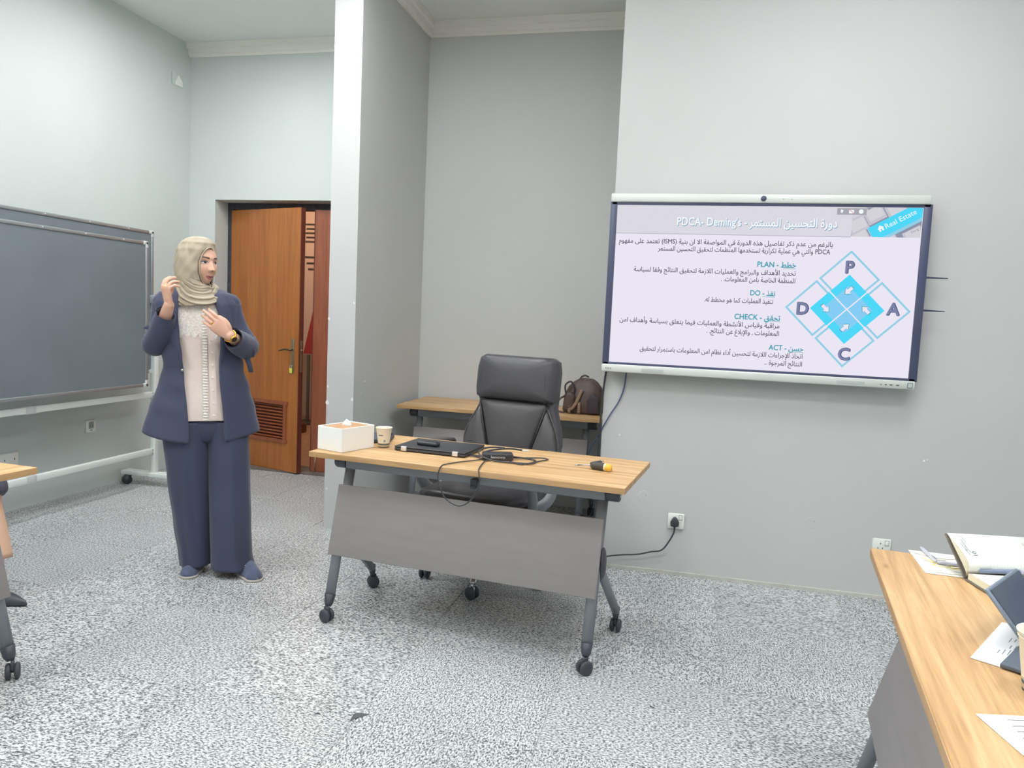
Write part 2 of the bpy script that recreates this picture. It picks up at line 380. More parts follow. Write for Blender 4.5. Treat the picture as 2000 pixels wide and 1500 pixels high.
# ------------------------------------------------------------------ door bay
M_DOOR = wood('door_veneer', '#a2602a', '#ab682d', '#b57133', .38, axis=2, s=.8, knots=False, coat=.3)
M_DOORE = wood('door_edge', '#5d2b20', '#6b3326', '#733a2b', .45, axis=2, knots=False)
M_DOOR2 = wood('door_red', '#8a4a2c', '#955132', '#9d5836', .42, axis=2, knots=False, coat=.3)
M_FRAME = mat('door_frame_black', '#3b3a42', .5, var=.35, scale=30)
M_BRASS = mat('aged_brass', '#a89a7c', .35, metal=.85); M_BRONZE = mat('bronze', '#6d5b48', .4, metal=.8)
fr = MB().box((DX0+.025, 5.78, DH/2), (.05, .1, DH)).box((DX1-.025, 5.78, DH/2), (.05, .1, DH)).box(((DX0+DX1)/2, 5.78, DH-.025), (DX1-DX0-.1, .1, .05))
frame = struct('door_1_frame', fr, M_FRAME); frame.name = 'trim_4'; frame['label'] = 'dark chipped door frame'
struct('trim_5', bx(((DX0+DX1)/2, 5.66, .004), (DX1-DX0, .26, .012)), mat('threshold_stone', '#6f6663', .5, var=.2, scale=12), label='dark stone door threshold')
HX, HY = -3.84, 5.745
d1 = bpy.data.objects.new('door_1', None); COL.objects.link(d1); d1.location = (HX, HY, .012); d1.rotation_euler.z = -.285; d1['kind'] = 'structure'; d1['label'] = 'varnished wooden door leaf standing ajar, with louvre grille'
LW, LH = .815, 2.17
pn = MB()     # leaf with the grille cut out
gx0, gx1, gz0, gz1 = .12, .69, .235, .585
pn.box((LW/2, 0, (LH+gz1)/2), (LW-.002, .042, LH-gz1)).box((LW/2, 0, gz0/2), (LW-.002, .042, gz0)).box((gx0/2, 0, (gz0+gz1)/2), (gx0-.001, .042, gz1-gz0)).box(((gx1+LW)/2, 0, (gz0+gz1)/2), (LW-gx1-.001, .042, gz1-gz0))
obj('leaf', pn, M_DOOR, d1)
obj('edge_strip', bx((LW+.003, 0, LH/2), (.008, .044, LH)), M_DOORE, d1)
gr = MB(); g = .03
gr.box(((gx0+gx1)/2, -.024, gz1-g/2), (gx1-gx0+.03, .014, g)).box(((gx0+gx1)/2, -.024, gz0+g/2), (gx1-gx0+.03, .014, g)).box((gx0+g/2, -.024, (gz0+gz1)/2), (g, .014, gz1-gz0-2*g)).box((gx1-g/2, -.024, (gz0+gz1)/2), (g, .014, gz1-gz0-2*g))
grille = obj('grille_frame', gr, M_DOOR2, d1); obj('grille_gap_shade', bx(((gx0+gx1)/2, .014, (gz0+gz1)/2), (gx1-gx0, .004, gz1-gz0)), M_DOORE, d1)  # dark board added behind the slats, painting the shade in their gaps
NS = 11; sl = bx((0, 0, 0), (gx1-gx0-2*g, .017, .0055), .001, M=RX(.55), seg=1).mesh('slat'); sl.materials.append(M_DOOR2)
for k in range(NS):
    o = bpy.data.objects.new('slat', sl); COL.objects.link(o); o.parent = grille; o.location = ((gx0+gx1)/2, -.012, gz0+g+.012+k*(gz1-gz0-2*g-.02)/(NS-1))
hz = 1.02
pl = obj('lock_plate', MB().box((LW-.062, -.025, hz-.05), (.034, .008, .28), .003).cyl((LW-.062, -.03, hz-.13), (LW-.062, -.027, hz-.13), .008, 12), M_BRASS, d1)
hd = MB().cyl((LW-.062, -.024, hz), (LW-.062, -.062, hz), .009, 12)
hd.tube(smoothpath([(LW-.062, -.06, hz), (LW-.11, -.064, hz+.004), (LW-.15, -.062, hz-.004), (LW-.185, -.06, hz-.012)]), [.009, .008, .007, .005], 10)
obj('handle', hd, M_BRONZE, d1)
obj('latch_plate', MB().box((LW+.009, 0, hz-.05), (.003, .024, .26)).cyl((LW+.009, 0, hz), (LW+.02, 0, hz), .008, 10), M_BRASS, d1)
kt = tag(obj('key_tag', MB().box((0, 0, -.04), (.03, .006, .042), .004), mat('tag_yellow', '#d8dc4e', .5), None, None), 'yellow plastic key tag hanging from the door lock', 'key tag')
kv = d1.matrix_basis @ Vector((LW-.07, -.036, hz-.13)); kt.location = kv; kt.rotation_euler.z = -.285
obj('key_ring', MB().torus((0, 0, -.008), .012, .0014, axis=(0, 1, 0)).box((.004, .003, .004), (.004, .003, .03)), mat('steel', '#b9bcc0', .3, metal=.9), kt)
d2 = bpy.data.objects.new('door_2', None); COL.objects.link(d2); d2.location = (-2.275, 5.745, .012); d2.rotation_euler.z = .13; d2['kind'] = 'structure'; d2['label'] = 'reddish wooden second door leaf beside the pier'
obj('leaf', bx((-.37, 0, LH/2), (.74, .042, LH)), M_DOOR2, d2)
obj('edge_strip', bx((-.744, 0, LH/2), (.008, .044, LH)), M_DOORE, d2)
obj('floor_bolt', MB().cyl((-.70, -.026, .0), (-.70, -.026, .12), .006, 10), M_BRASS, d2)
# corridor seen through the gap
struct('wall_corridor', MB().box((-4.2, 8.75, 1.5), (4.2, .2, 3.2)).box((-6.2, 7.25, 1.5), (.2, 2.8, 3.2)).box((-1.9, 7.25, 1.5), (.2, 2.8, 3.2)), mat('corridor_paint', '#d8bfa4', .8))
struct('floor_corridor', bx((-4.05, 7.25, -.05), (4.3, 2.8, .1)), mat('corridor_stone', '#c79b78', .35, var=.18, scale=14))
struct('ceiling_corridor', bx((-4.05, 7.25, 3.0), (4.5, 3.2, .1)), M_CEIL)
t = thing('corridor_light', 'warm corridor ceiling lamp behind the ajar door', 'ceiling light', (-4.0, 7.2, 2.93)); obj('lamp_body', MB().lathe([(.17, 0), (.17, -.03), (.15, -.035)], 24, caps=True), M_LAMPF, t); obj('diffuser', MB().lathe([(.148, -.036), (.12, -.05), (.0005, -.06)], 24), emit('warm_lamp', (1, .74, .48, 1), WARM_LAMP*6), t)
bn = thing('banner', 'pinkish banner with red sweep and dark bars in the corridor', 'banner', (-4.36, 8.05, 0), .1)
obj('sheet', bx((0, 0, 1.68), (.72, .01, 1.7)), mat('banner_sheet', '#e6c2ae', .6), bn)
obj('red_sweep', MB().prism([(.36, .84), (-.06, .84), (.02, 1.2), (.1, 1.6), (.2, 2.0), (.36, 2.3)], 0, .004, M=T(0, -.006, 0) @ RX(PI/2)), mat('banner_red', '#b8392c', .6), bn)
M_BINK = mat('banner_ink', '#4a3a2a', .6)
for k in range(5): obj('printed_bar', bx((.02, -.008, 2.36-.05*k), (.16-.02*(k % 2), .004, .018)), M_BINK, bn)
for k in range(3): obj('printed_bar', bx((.02*k, -.008, 1.98-.07*k), (.12, .004, .02)), M_BINK, bn)
obj('foot', MB().box((0, 0, .02), (.76, .2, .04), .008).box((0, .01, .43), (.03, .02, .8)), M_BRONZE, bn)
ps = thing('timber_post', 'brown timber post standing in the corridor beyond the door', 'post', (-4.16, 7.4, 0)); obj('shaft', bx((0, 0, 1.1), (.09, .09, 2.2), .006), M_DOOR2, ps); obj('post_base', bx((0, 0, .05), (.2, .2, .1), .01), M_DOORE, ps)

# ------------------------------------------------------------------ wall plates
M_PLATE = mat('plate_white', '#eef0ea', .4); M_SLOT = mat('slot_dark', '#4b4d50', .5); M_GREYLINE = mat('grey_line', '#9a9d9c', .6)
def plate(name, label, cat, loc, rz, w=.09, h=.088, bev=.006, m=None, group=None):
    t = thing(name, label, cat, loc, rz, group); obj('faceplate', bx((0, -.005, 0), (w, .01, h), bev), m or M_PLATE, t); return t
s1 = plate('wall_socket', 'white wall socket with a black plug under the display', 'socket', (.014, YF, .302), 0, group='white wall sockets')
obj('rocker_switch', MB().box((.024, -.0115, .022), (.016, .004, .024), .002), M_PLATE, s1); obj('switch_surround', bx((.024, -.0102, .022), (.02, .002, .029)), M_GREYLINE, s1)
s2 = plate('wall_socket', 'white wall socket peeking over the corner of the right table', 'socket', (1.057, YF, .278), 0, group='white wall sockets')
obj('rocker_switch', MB().box((.024, -.0115, .022), (.016, .004, .024), .002), M_PLATE, s2); obj('switch_surround', bx((.024, -.0102, .022), (.02, .002, .029)), M_GREYLINE, s2)
for dx, dz in ((-.006, .018), (-.017, -.006), (.005, -.006)): obj('slot', bx((dx, -.0102, dz), (.004, .002, .008)), M_SLOT, s2)
s3 = plate('wall_socket', 'white wall socket below the chalkboard rail', 'socket', (XL, 4.466, .462), PI/2, group='white wall sockets')
for dx, dz in ((0, .022), (-.011, .002), (.011, .002)): obj('slot', bx((dx, -.0104, dz), (.005, .002, .009)), M_SLOT, s3)
obj('socket_face', bx((0, -.0101, .008), (.046, .002, .05)), M_GREYLINE, s3); obj('printed_mark', bx((0, -.0104, -.028), (.024, .001, .005)), M_SLOT, s3)
s4 = plate('wall_socket', 'white wall socket behind the corner of the left table', 'socket', (XL, 3.80, .335), PI/2, w=.14, group='white wall sockets')
for dx in (-.035, .035): obj('slot', bx((dx, -.0104, .0), (.005, .002, .012)), M_SLOT, s4)
s5 = plate('blank_plate', 'painted-over blank wall plate high on the chalkboard wall', 'wall plate', (XL, 5.385, 3.168), PI/2, w=.13, h=.1, m=M_WHITE)
obj('bare_patch', MB().prism([(-.035, -.045), (.055, -.045), (.055, .0), (.02, .025), (.012, .04), (.0, .03), (-.03, -.02)], 0, .0012, M=T(0, -.0102, 0) @ RX(PI/2)), M_CHIP, s5)
for (x, z, lab) in ((-.169, .42, 'round painted cover plate near the front desk end'), (.711, .367, 'round painted cover plate left of the right table')):
    c = thing('round_cover', lab, 'wall plate', (x, YF, z), 0, 'painted round wall covers')
    obj('disc', MB().lathe([(.0005, .0016), (.029, .0016), (.0295, .0008), (.033, .0008), (.034, 0)], 32, M=RX(PI/2), smooth=False), M_GREY, c)
    obj('screw', MB().lathe([(.003, .0018), (.0005, .0022)], 10, M=T(.012, 0, .008) @ RX(PI/2)), M_GREYLINE, c)
plug = thing('power_plug', 'black three pin plug with a cable trailing left along the wall', 'plug', (.008, YF-.0105, .30))
pg = MB().pad([(-.022, -.02), (-.008, -.024), (.008, -.024), (.022, -.02), (.024, .0), (.012, .022), (0, .03), (-.012, .022), (-.024, 0)], [(.9, 0), (1, .004), (.98, .024), (.9, .032), (.5, .035)], M=RX(PI/2))
M_BLACK = mat('black_plastic', '#3c3d43', .45); M_CABLE = mat('cable_black', '#3a3c42', .5)
obj('body', pg, M_BLACK, plug)
obj('cable', MB().tube(smoothpath([(0, -.02, -.018), (.0, -.022, -.05), (-.02, -.02, -.1), (-.06, -.02, -.16), (-.12, -.02, -.178), (-.19, -.02, -.2), (-.28, -.02, -.214), (-.36, -.03, -.23), (-.395, .0, -.26)]), .0042, 8), M_CABLE, plug)

# ------------------------------------------------------------------ mobile chalkboard
M_SLATE = mat('slate_board', '#727b81', .55, var=.06, scale=3); M_ALU = mat('aluminium', '#a9adae', .4, metal=.6); M_ALUP = mat('alu_corner', '#d3d6d5', .45, metal=.2)
M_WPOST = mat('white_enamel', '#e3e8e4', .4)
cb = thing('mobile_chalkboard', 'grey mobile chalkboard with two panels on a white wheeled stand', 'chalkboard', (-3.82, 0, 0))
def board(x, y0, y1, z0, z1, nm):
    p = obj(nm, bx((x, (y0+y1)/2, (z0+z1)/2), (.016, y1-y0-.02, z1-z0-.02)), M_SLATE, cb)
    fr = MB()
    for z in (z0, z1): fr.box((x, (y0+y1)/2, z), (.026, y1-y0-.06, .022), .003)
    for y in (y0, y1): fr.box((x, y, (z0+z1)/2), (.026, .022, z1-z0-.06), .003)
    obj('board_frame', fr, M_ALU, p)
    for y in (y0, y1):
        for z in (z0, z1):
            sy = 1 if y == y1 else -1; sz = 1 if z == z1 else -1
            obj('corner_cap', MB().box((x, y-sy*.012, z), (.03, .05, .028), .006).box((x, y, z-sz*.012), (.03, .028, .05), .006), M_ALUP, p)
    for k in range(7):
        obj('frame_clip', MB().ball((x+.014, y0+(y1-y0)*(k+.6)/7.3, z1), (.004, .007, .005), 8), M_ALUP, p)
    return p
board(.055, 2.2, 4.585, .775, 1.785, 'board_panel')
board(-.02, 2.2, 4.735, .86, 1.875, 'board_panel')
for y in (4.745, 2.17):
    po = obj('post', bx((0, y, .74), (.04, .045, 1.31), .004), M_WPOST, cb)
    obj('pivot_bracket', MB().box((.02, y-.01, 1.39), (.07, .05, .06), .004).cyl((.055, y-.01, 1.37), (.075, y-.01, 1.37), .012, 12).box((.06, y-.02, 1.32), (.006, .02, .09)), M_ALUP, po)
    b_ = obj('base_bar', MB().box((.05, y+.022, .084), (.62, .04, .03), .004).box((.05, y-.022, .084), (.62, .04, .03), .004), M_WPOST, cb)
    for dx in (-.21, .31):
        wv = MB().cyl((dx-.012, y-.03, .033), (dx+.022, y-.05, .033), .032, 18).box((dx+.005, y-.03, .06), (.03, .05, .02), .004); obj('caster', wv, M_BLACK, b_)
for z in (.69, .265):
    r_ = obj('rail', bx((0, 3.457, z), (.03, 2.53, .042), .004), M_WPOST, cb)
    obj('rail_joint', bx((0, 3.66, z), (.037, .07, .05), .004), M_ALUP, r_); obj('screw', MB().ball((.016, 4.71, z+.012), .006, 8).ball((.016, 4.71, z-.012), .006, 8), M_ALU, r_)

# ------------------------------------------------------------------ interactive display
AW, AH = 1.481, .833; TX, TZ, TY = -.394, 1.995, 4.017     # active area, its top left corner and its plane
dp = thing('interactive_display', 'large wall-mounted interactive display showing a slide in Arabic', 'display', (TX, TY, TZ))
M_BEZ = mat('bezel_slate', '#484d68', .35); M_SILVER = mat('silver_casing', '#d5d9d4', .42, metal=.1)
obj('casing', bx((AW/2, .048, -AH/2), (AW+.05, .08, AH+.055), .01), M_BLACK, dp)
bz = MB()
for x, w_ in ((-.018, .034), (AW+.02, .038)): bz.box((x, .002, -AH/2), (w_, .018, AH+.032), .002)
for z in (.009, -AH-.007): bz.box((AW/2, .002, z), (AW+.06, .018, .016 if z > 0 else .014), .002)
obj('bezel', bz, M_BEZ, dp)
tb = obj('top_bar', bx((AW/2-.003, .01, .036), (AW+.062, .05, .044), .006), M_SILVER, dp)
obj('camera_lens', MB().cyl((.735, -.016, .036), (.735, -.02, .036), .0135, 24), M_BEZ, tb)
for k in (0, 1): obj('microphone_hole', MB().cyl((.83+.04*k, -.0145, .034), (.83+.04*k, -.016, .034), .002, 8), M_SLOT, tb)
bb = obj('bottom_bar', bx((AW/2-.003, .012, -AH-.033), (AW+.068, .06, .042), .006), M_SILVER, dp)
M_SILV2 = mat('silver_darker', '#bcc2be', .5)  # darker silver for the speaker slots and button face
for x, w_ in ((.235, .115), (1.215, .13)): obj('speaker_slot', bx((x, -.0185, -AH-.034), (w_, .003, .016), .0012, seg=1), M_SILV2, bb)
for k in range(3): obj('port', bx((-.012+.012*k, -.0185, -AH-.034), (.005, .003, .005)), M_SLOT, bb)
for x, w_ in ((1.355, .004), (1.378, .008), (1.402, .013), (1.432, .013)): obj('port', bx((x, -.0185, -AH-.036), (w_, .003, .005)), M_SLOT, bb)
obj('power_button', MB().box((1.488, -.0188, -AH-.034), (.024, .003, .026), .002), M_BEZ, bb); obj('button_face', bx((1.488, -.0206, -AH-.034), (.019, .001, .021)), M_SILV2, bb)
for z in (-.333, -.494):
    obj('antenna', MB().tube([(AW+.03, .03, z), (AW+.06, .03, z), (AW+.145, .03, z-.002)], [.006, .005, .0022], 8), M_BEZ, dp)
obj('wall_bracket', MB().box((AW/2, .0875, -.3), (.5, .005, .12)).box((AW/2, .0875, -.55), (.5, .005, .12)), M_SLOT, dp)
E_BG = emit('slide_white', '#ebe6f4'); E_BAND = emit('slide_band', '#dbd9e2'); E_LINE = emit('slide_line', '#a9a7b2'); E_INK = emit('slide_ink', '#575062')
E_TEAL = emit('slide_teal', '#3f9fb0'); E_CYAN = emit('slide_cyan', '#4fd8f8'); E_CYAN2 = emit('slide_blue', '#86cdf4'); E_EDGE = emit('slide_edge', '#93cfe6'); E_LET = emit('slide_letter', '#7d84a8'); E_LETO = emit('slide_letter_edge', '#4d5274')
E_TITLE = emit('slide_title', '#f3f8fc'); E_TSH = emit('slide_title_shadow', '#7fa3bb'); E_KEY = emit('slide_key', '#c6c5cf'); E_KEYD = emit('slide_key_dark', '#8f93a8'); E_KEYL = emit('slide_key_light', '#d5d3da'); E_RED = emit('slide_red', '#d0405a')
sc = obj('screen', bx((AW/2, .002, -AH/2), (AW, .006, AH)), E_BG, dp)
def SM(u, v, lay=1): return T(u, -.001-.0004*lay, -v) @ RX(PI/2)     # slide coordinates (right, down) to the display
def poly(name, pts, m, lay=1, h=.0003): return obj(name, MB().prism([(u, -v) for u, v in pts], 0, h, M=SM(0, 0, lay)), m, sc)
poly('title_band', [(0, 0), (1.162, 0), (1.162, .146), (0, .146)], E_BAND, 1); poly('band_line', [(0, .1455), (1.162, .1455), (1.162, .148), (0, .148)], E_LINE, 2)
def line(s, r, base, width, h, m, lay=2, bold=.011, nm='slide_text', raw=False): return lettering(nm, s if raw else visual(s), m, sc, SM(r, base, lay), width, h, bold, right=True)
ttl = "PDCA- Deming's - " + visual('دورة التحسين المستمر')
line(ttl, 1.0975, .1035, .781, .042, E_TSH, 2, .03, 'slide_title', True); line(ttl, 1.095, .101, .781, .042, E_TITLE, 3, .02, 'slide_title', True)
H = .0245; HL = .0275
line('بالرغم من عدم ذكر تفاصيل هذه الدورة في المواصفة الا ان بنية (ISMS) تعتمد على مفهوم', 1.083, .197, 1.065, H, E_INK)
line('PDCA والتي هي عملية تكرارية تستخدمها المنظمات لتحقيق التحسين المستمر', 1.073, .234, .849, H, E_INK)
for ar, la, r, base, wd in (('خطط', 'PLAN', .917, .305, .188), ('نفذ', 'DO', .826, .451, .122), ('تحقق', 'CHECK', .86, .575, .226), ('حسن', 'ACT', .983, .726, .169)):
    line(la + ' - ' + shape(ar), r, base, wd, HL, E_TEAL, 2, .022, 'slide_heading', True)
    uw = .028 + .011 * len(ar); poly('heading_underline', [(r-uw, base+.0045), (r, base+.0045), (r, base+.0065), (r-uw, base+.0065)], E_TEAL, 2)
line('تحديد الأهداف والبرامج والعمليات اللازمة لتحقيق النتائج وفقًا لسياسة', .918, .345, .813, H, E_INK)
line('المنظمة الخاصة بامن المعلومات. .', .918, .383, .363, H, E_INK)
line('تنفيذ العمليات كما هو مخطط له.', .82, .491, .341, H, E_INK)
line('مراقبة وقياس الأنشطة والعمليات فيما يتعلق بسياسة وأهداف امن', .859, .614, .814, H, E_INK)
line('المعلومات , والإبلاغ عن النتائج. .', .859, .653, .359, H, E_INK)
line('اتخاذ الإجراءات اللازمة لتحسين أداء نظام امن المعلومات باستمرار لتحقيق', .981, .763, .82, H, E_INK)
line('النتائج المرجوة ..', .982, .803, .182, H, E_INK)
cu, cv = 1.172, .5045
def ring_poly(name, pts, k, m, lay):
    mb = MB(); n = len(pts); mx = sum(p[0] for p in pts)/n; my = sum(p[1] for p in pts)/n
    I = [(mx+(p[0]-mx)*k, my+(p[1]-my)*k) for p in pts]
    for a in range(n):
        b = (a+1) % n; mb.prism([(pts[a][0], -pts[a][1]), (pts[b][0], -pts[b][1]), (I[b][0], -I[b][1]), (I[a][0], -I[a][1])], 0, .0003, M=SM(0, 0, lay))
    return obj(name, mb, m, sc)
for du, dv in ((0, -.151), (-.152, 0), (0, .150), (.152, 0)):
    c = (cu+du*1.0, cv+dv); r = .142
    ring_poly('diamond_outline', [(c[0], c[1]-r), (c[0]+r, c[1]), (c[0], c[1]+r), (c[0]-r, c[1])], .905, E_EDGE, 1)
rr = .0845
for du, dv in ((0, -1), (-1, 0), (0, 1), (1, 0)):
    c = (cu+du*.0895, cv+dv*.0885)
    poly('cyan_tile', [(c[0], c[1]-rr), (c[0]+rr, c[1]), (c[0], c[1]+rr), (c[0]-rr, c[1])], E_CYAN, 2)
    b = (cu+du*.062, cv+dv*.061); r2 = .056
    poly('blue_corner', [(b[0], b[1]-r2), (b[0]+r2, b[1]), (b[0], b[1]+r2), (b[0]-r2, b[1])], E_CYAN2, 3)
ar = [(-.026, -.0095), (.002, -.0095), (.002, -.0215), (.028, 0), (.002, .0215), (.002, .0095), (-.026, .0095)]
for u, v, a in ((1.174, .411, 135), (1.071, .503, 45), (1.26, .505, 225), (1.17, .595, -45)):
    ca, sa = math.cos(math.radians(a)), math.sin(math.radians(a))
    for k, m, lay in ((1.0, E_TEAL, 4), (.86, E_BG, 5)):
        poly('arrow', [(u+(x*ca-y*sa)*k, v+(x*sa+y*ca)*k) for x, y in ar], m, lay)
for ch, u, v in (('P', 1.149, .324), ('D', .934, .537), ('A', 1.354, .524), ('C', 1.147, .757)):
    lettering('slide_letter', ch, E_LETO, sc, SM(u, v, 2), None, .06, .05); lettering('slide_letter', ch, E_LET, sc, SM(u, v, 3), None, .06, .022)
# keyboard picture, clipped to its frame
P0, P1, V1 = 1.162, 1.478, .1445
def clip(pts):
    for ax, lim, sg in ((0, P0, 1), (0, P1, -1), (1, .001, 1), (1, V1, -1)):
        out = []
        for i in range(len(pts)):
            a, b = pts[i-1], pts[i]; ia, ib = (a[ax]-lim)*sg >= 0, (b[ax]-lim)*sg >= 0
            if ia != ib: t = (lim-a[ax])/(b[ax]-a[ax]); out.append((a[0]+(b[0]-a[0])*t, a[1]+(b[1]-a[1])*t))
            if ib: out.append(b)
        pts = out
        if len(pts) < 3: return None
    return pts
poly('picture', [(P0, .001), (P1, .001), (P1, V1), (P0, V1)], E_KEYD, 1)
def key(c, w_, h_, m, lay=2, a=-30, nm='picture_key'):
    ca, sa = math.cos(math.radians(a)), math.sin(math.radians(a))
    q = clip([(c[0]+x*ca-y*sa, c[1]+x*sa+y*ca) for x, y in [(-w_, -h_), (w_, -h_), (w_, h_), (-w_, h_)]])
    if q: poly(nm, q, m, lay)
for c in ((1.19, .085), (1.265, .03), (1.185, .015), (1.205, .15), (1.36, .005), (1.335, .165), (1.45, .13), (1.26, .17)):
    key((c[0], c[1]+.006), .045, .036, E_KEY, 2); key(c, .036, .027, E_KEYL, 3)
key((1.372, .075), .135, .043, E_EDGE, 4); key((1.368, .068), .131, .036, E_CYAN, 5)
a_ = math.radians(30)
lettering('picture_text', 'Real Estate', E_TITLE, sc, SM(1.322, .104, 6) @ RZ(a_), .152, .026)
lettering('picture_text', 'Strg', E_KEYD, sc, SM(1.436, .125, 6) @ RZ(a_), .038, .012)
hs = [(-.016, .0), (0, -.016), (.016, 0), (.011, 0), (.011, .014), (.003, .014), (.003, .004), (-.003, .004), (-.003, .014), (-.011, .014), (-.011, 0)]
poly('house_icon', [(1.296+x*math.cos(a_)+y*math.sin(a_), .102-x*math.sin(a_)+y*math.cos(a_)) for x, y in hs], E_TITLE, 6)
poly('icon_box', [(1.089, .006), (1.225, .006), (1.225, .038), (1.089, .038)], E_LINE, 6)
poly('microphone_icon', [(1.107, .012), (1.118, .016), (1.114, .03), (1.105, .026)], E_TITLE, 7); poly('camera_icon', [(1.144, .014), (1.167, .014), (1.167, .031), (1.144, .031)], E_TITLE, 7)
poly('camera_slash', [(1.145, .013), (1.148, .013), (1.168, .032), (1.165, .032)], E_RED, 8); poly('clock_icon', [(1.2+.011*math.cos(k*PI/6), .022+.011*math.sin(k*PI/6)) for k in range(12)], E_TITLE, 7)

wc = tag(obj('display_cable', MB().tube(smoothpath([(-.30, YF-.02, 1.13), (-.31, YF-.012, 1.02), (-.335, YF-.012, .94), (-.375, YF-.012, .87), (-.41, YF-.014, .8), (-.45, YF+.02, .72), (-.50, YF+.1, .62), (-.55, YF+.12, .5)]), .004, 8), mat('cable_blue', '#56607e', .5)), 'thin blue-grey cable curving down the wall from the display', 'cable')
wc2 = tag(obj('display_cable', MB().tube(smoothpath([(-.412, YF-.01, 1.13), (-.424, YF-.012, .98), (-.43, YF-.01, .8), (-.432, YF-.01, .6), (-.436, YF+.0, .3), (-.437, YF-.01, .05)]), .0055, 8), M_CABLE), 'black cable hanging straight down the niche corner', 'cable')

# ------------------------------------------------------------------ folding tables
M_OAK = wood('oak_top', '#b28a5c', '#cda675', '#dcba8a', .42, axis=0); M_OAKE = wood('oak_edge', '#b08a5c', '#bd976a', '#c7a276', .5, axis=0, s=1.3, knots=False)
M_STEEL = mat('grey_steel', '#888c91', .45, metal=.15, var=.04, scale=5); M_PANEL = mat('taupe_panel', '#8d8887', .55, var=.04, scale=6, stretch=(1, 1, 6), bump=.05, bscale=90); M_CAP = mat('cap_dark', '#474a52', .45); M_WHEEL = mat('wheel_dark', '#42454d', .5)
TLEN, TWID = 1.4, .6
def make_table(name, label, loc, rz):
    t = thing(name, label, 'table', loc, rz, 'folding tables on wheels')
    tp = obj('tabletop', bx((0, 0, .7375), (TLEN, TWID, .025), .0015, seg=1), M_OAK, t)
    e = MB().box((0, -TWID/2-.0006, .7375), (TLEN, .0016, .022)).box((0, TWID/2+.0006, .7375), (TLEN, .0016, .022)).box((TLEN/2+.0006, 0, .7375), (.0016, TWID, .022)).box((-TLEN/2-.0006, 0, .7375), (.0016, TWID, .022))
    obj('edge_band', e, M_OAKE, tp)
    obj('beam', MB().box((0, -.14, .688), (1.2, .05, .058), .008).box((0, .08, .706), (1.1, .03, .03), .004), M_STEEL, t)
    top, bot = Vector((0, -.135, .69)), Vector((0, -.29, .1)); d = (bot-top)
    for sx in (-1, 1):
        X = sx*.585
        lg = obj('leg', MB().tube([(X, top.y, top.z), (X, top.y+d.y*.985, top.z+d.z*.985)], .0235, 16, flat=.8), M_STEEL, t)
        obj('leg_foot', MB().tube([(X, top.y+d.y*.97, top.z+d.z*.97), (X, bot.y-.006, bot.z-.02), (X, bot.y-.012, .066)], [.0245, .02, .012], 12), M_CAP, lg)
        hub = top + d*.47
        obj('hinge_hub', MB().ball((X+sx*.026, hub.y+.012, hub.z), (.014, .032, .066), 16), M_CAP, t)
        rl = obj('rear_leg', MB().tube([(X+sx*.012, hub.y+.02, hub.z-.02), (X+sx*.03, .13, .1)], .019, 14), M_STEEL, t)
        obj('leg_foot', MB().tube([(X+sx*.03, .124, .115), (X+sx*.03, .134, .085), (X+sx*.03, .137, .062)], [.02, .016, .011], 12), M_CAP, rl)
        for (y, lgp, turn) in ((bot.y-.02, lg, .5*sx+.3), (.145, rl, 1.1+.4*sx)):
            c = Vector((X + (.03*sx if lgp is rl else 0), y, .029)); W = T(*c) @ RZ(turn)
            w_ = MB()
            for s_ in (-1, 1): w_.lathe([(.0005, -.009), (.02, -.009), (.026, -.007), (.029, -.003), (.029, .003), (.026, .007), (.02, .009), (.0005, .009)], 22, M=W @ T(0, s_*.014, 0) @ RX(PI/2))
            cs = obj('caster', w_, M_WHEEL, lgp); obj('caster_fork', MB().cyl((0, -.02, 0), (0, .02, 0), .007, 10, M=W).box((0, 0, .022), (.03, .012, .034), .004, M=W), M_CAP, cs)
        obj('beam_cap', MB().lathe([(.0005, 0), (.026, 0), (.031, .004), (.031, .05), (.027, .056)], 24, M=T(sx*.6, -.14, .687) @ RY(sx*PI/2)).lathe([(.027, .056), (.0005, .057)], 24, M=T(sx*.6, -.14, .687) @ RY(sx*PI/2)), M_CAP, t)
        obj('cap_disc', MB().lathe([(.014, .0575), (.013, .06), (.0005, .06)], 20, M=T(sx*.6, -.14, .687) @ RY(sx*PI/2)), M_ALUP, t)
    n = Vector((0, d.z, -d.y)).normalized(); n = n if n.y < 0 else -n
    a, b = top + d*.18 + n*.034, top + d*.69 + n*.034; mid = (a+b)/2; ang = math.atan2(-(b-a).y, -(b-a).z)
    obj('modesty_panel', bx((0, 0, 0), (1.215, .016, (b-a).length), .003, M=T(0, mid.y, mid.z) @ RX(-ang)), M_PANEL, t)
    lt = obj('tilt_latch', MB().box((.04, -.175, .668), (.03, .04, .04), .004).cyl((.03, -.19, .655), (.05, -.19, .655), .01, 10), M_CAP, t)
    obj('latch_bar', MB().cyl((-.5, .08, .665), (.5, .08, .665), .009, 12).box((-.5, .06, .682), (.03, .06, .028)).box((.5, .06, .682), (.03, .06, .028)), mat('bright_steel', '#c9ccd0', .25, metal=.85), lt)
    return t
DC, DR = Vector((-.849, 3.161, 0)), -.110
desk = make_table('folding_table', 'oak-topped front desk with taupe panel, laptop and tissue box on it', DC, DR)
index_kids()
def table_copy(label, loc, rz):
    t = copy_tree(desk); t['label'] = label; t.location = loc; t.rotation_euler.z = rz; return t
nt_ = table_copy('oak-topped table in the niche with a brown handbag', (-1.19, 5.03, 0), 0)
a_r = -.128     # right table: panel side faces the middle of the room
lx = Vector((math.cos(-PI/2+a_r), math.sin(-PI/2+a_r), 0)); ly = Vector((math.cos(a_r), math.sin(a_r), 0))
RC = Vector((.567, 2.307, 0)) + lx*TLEN/2 + ly*TWID/2
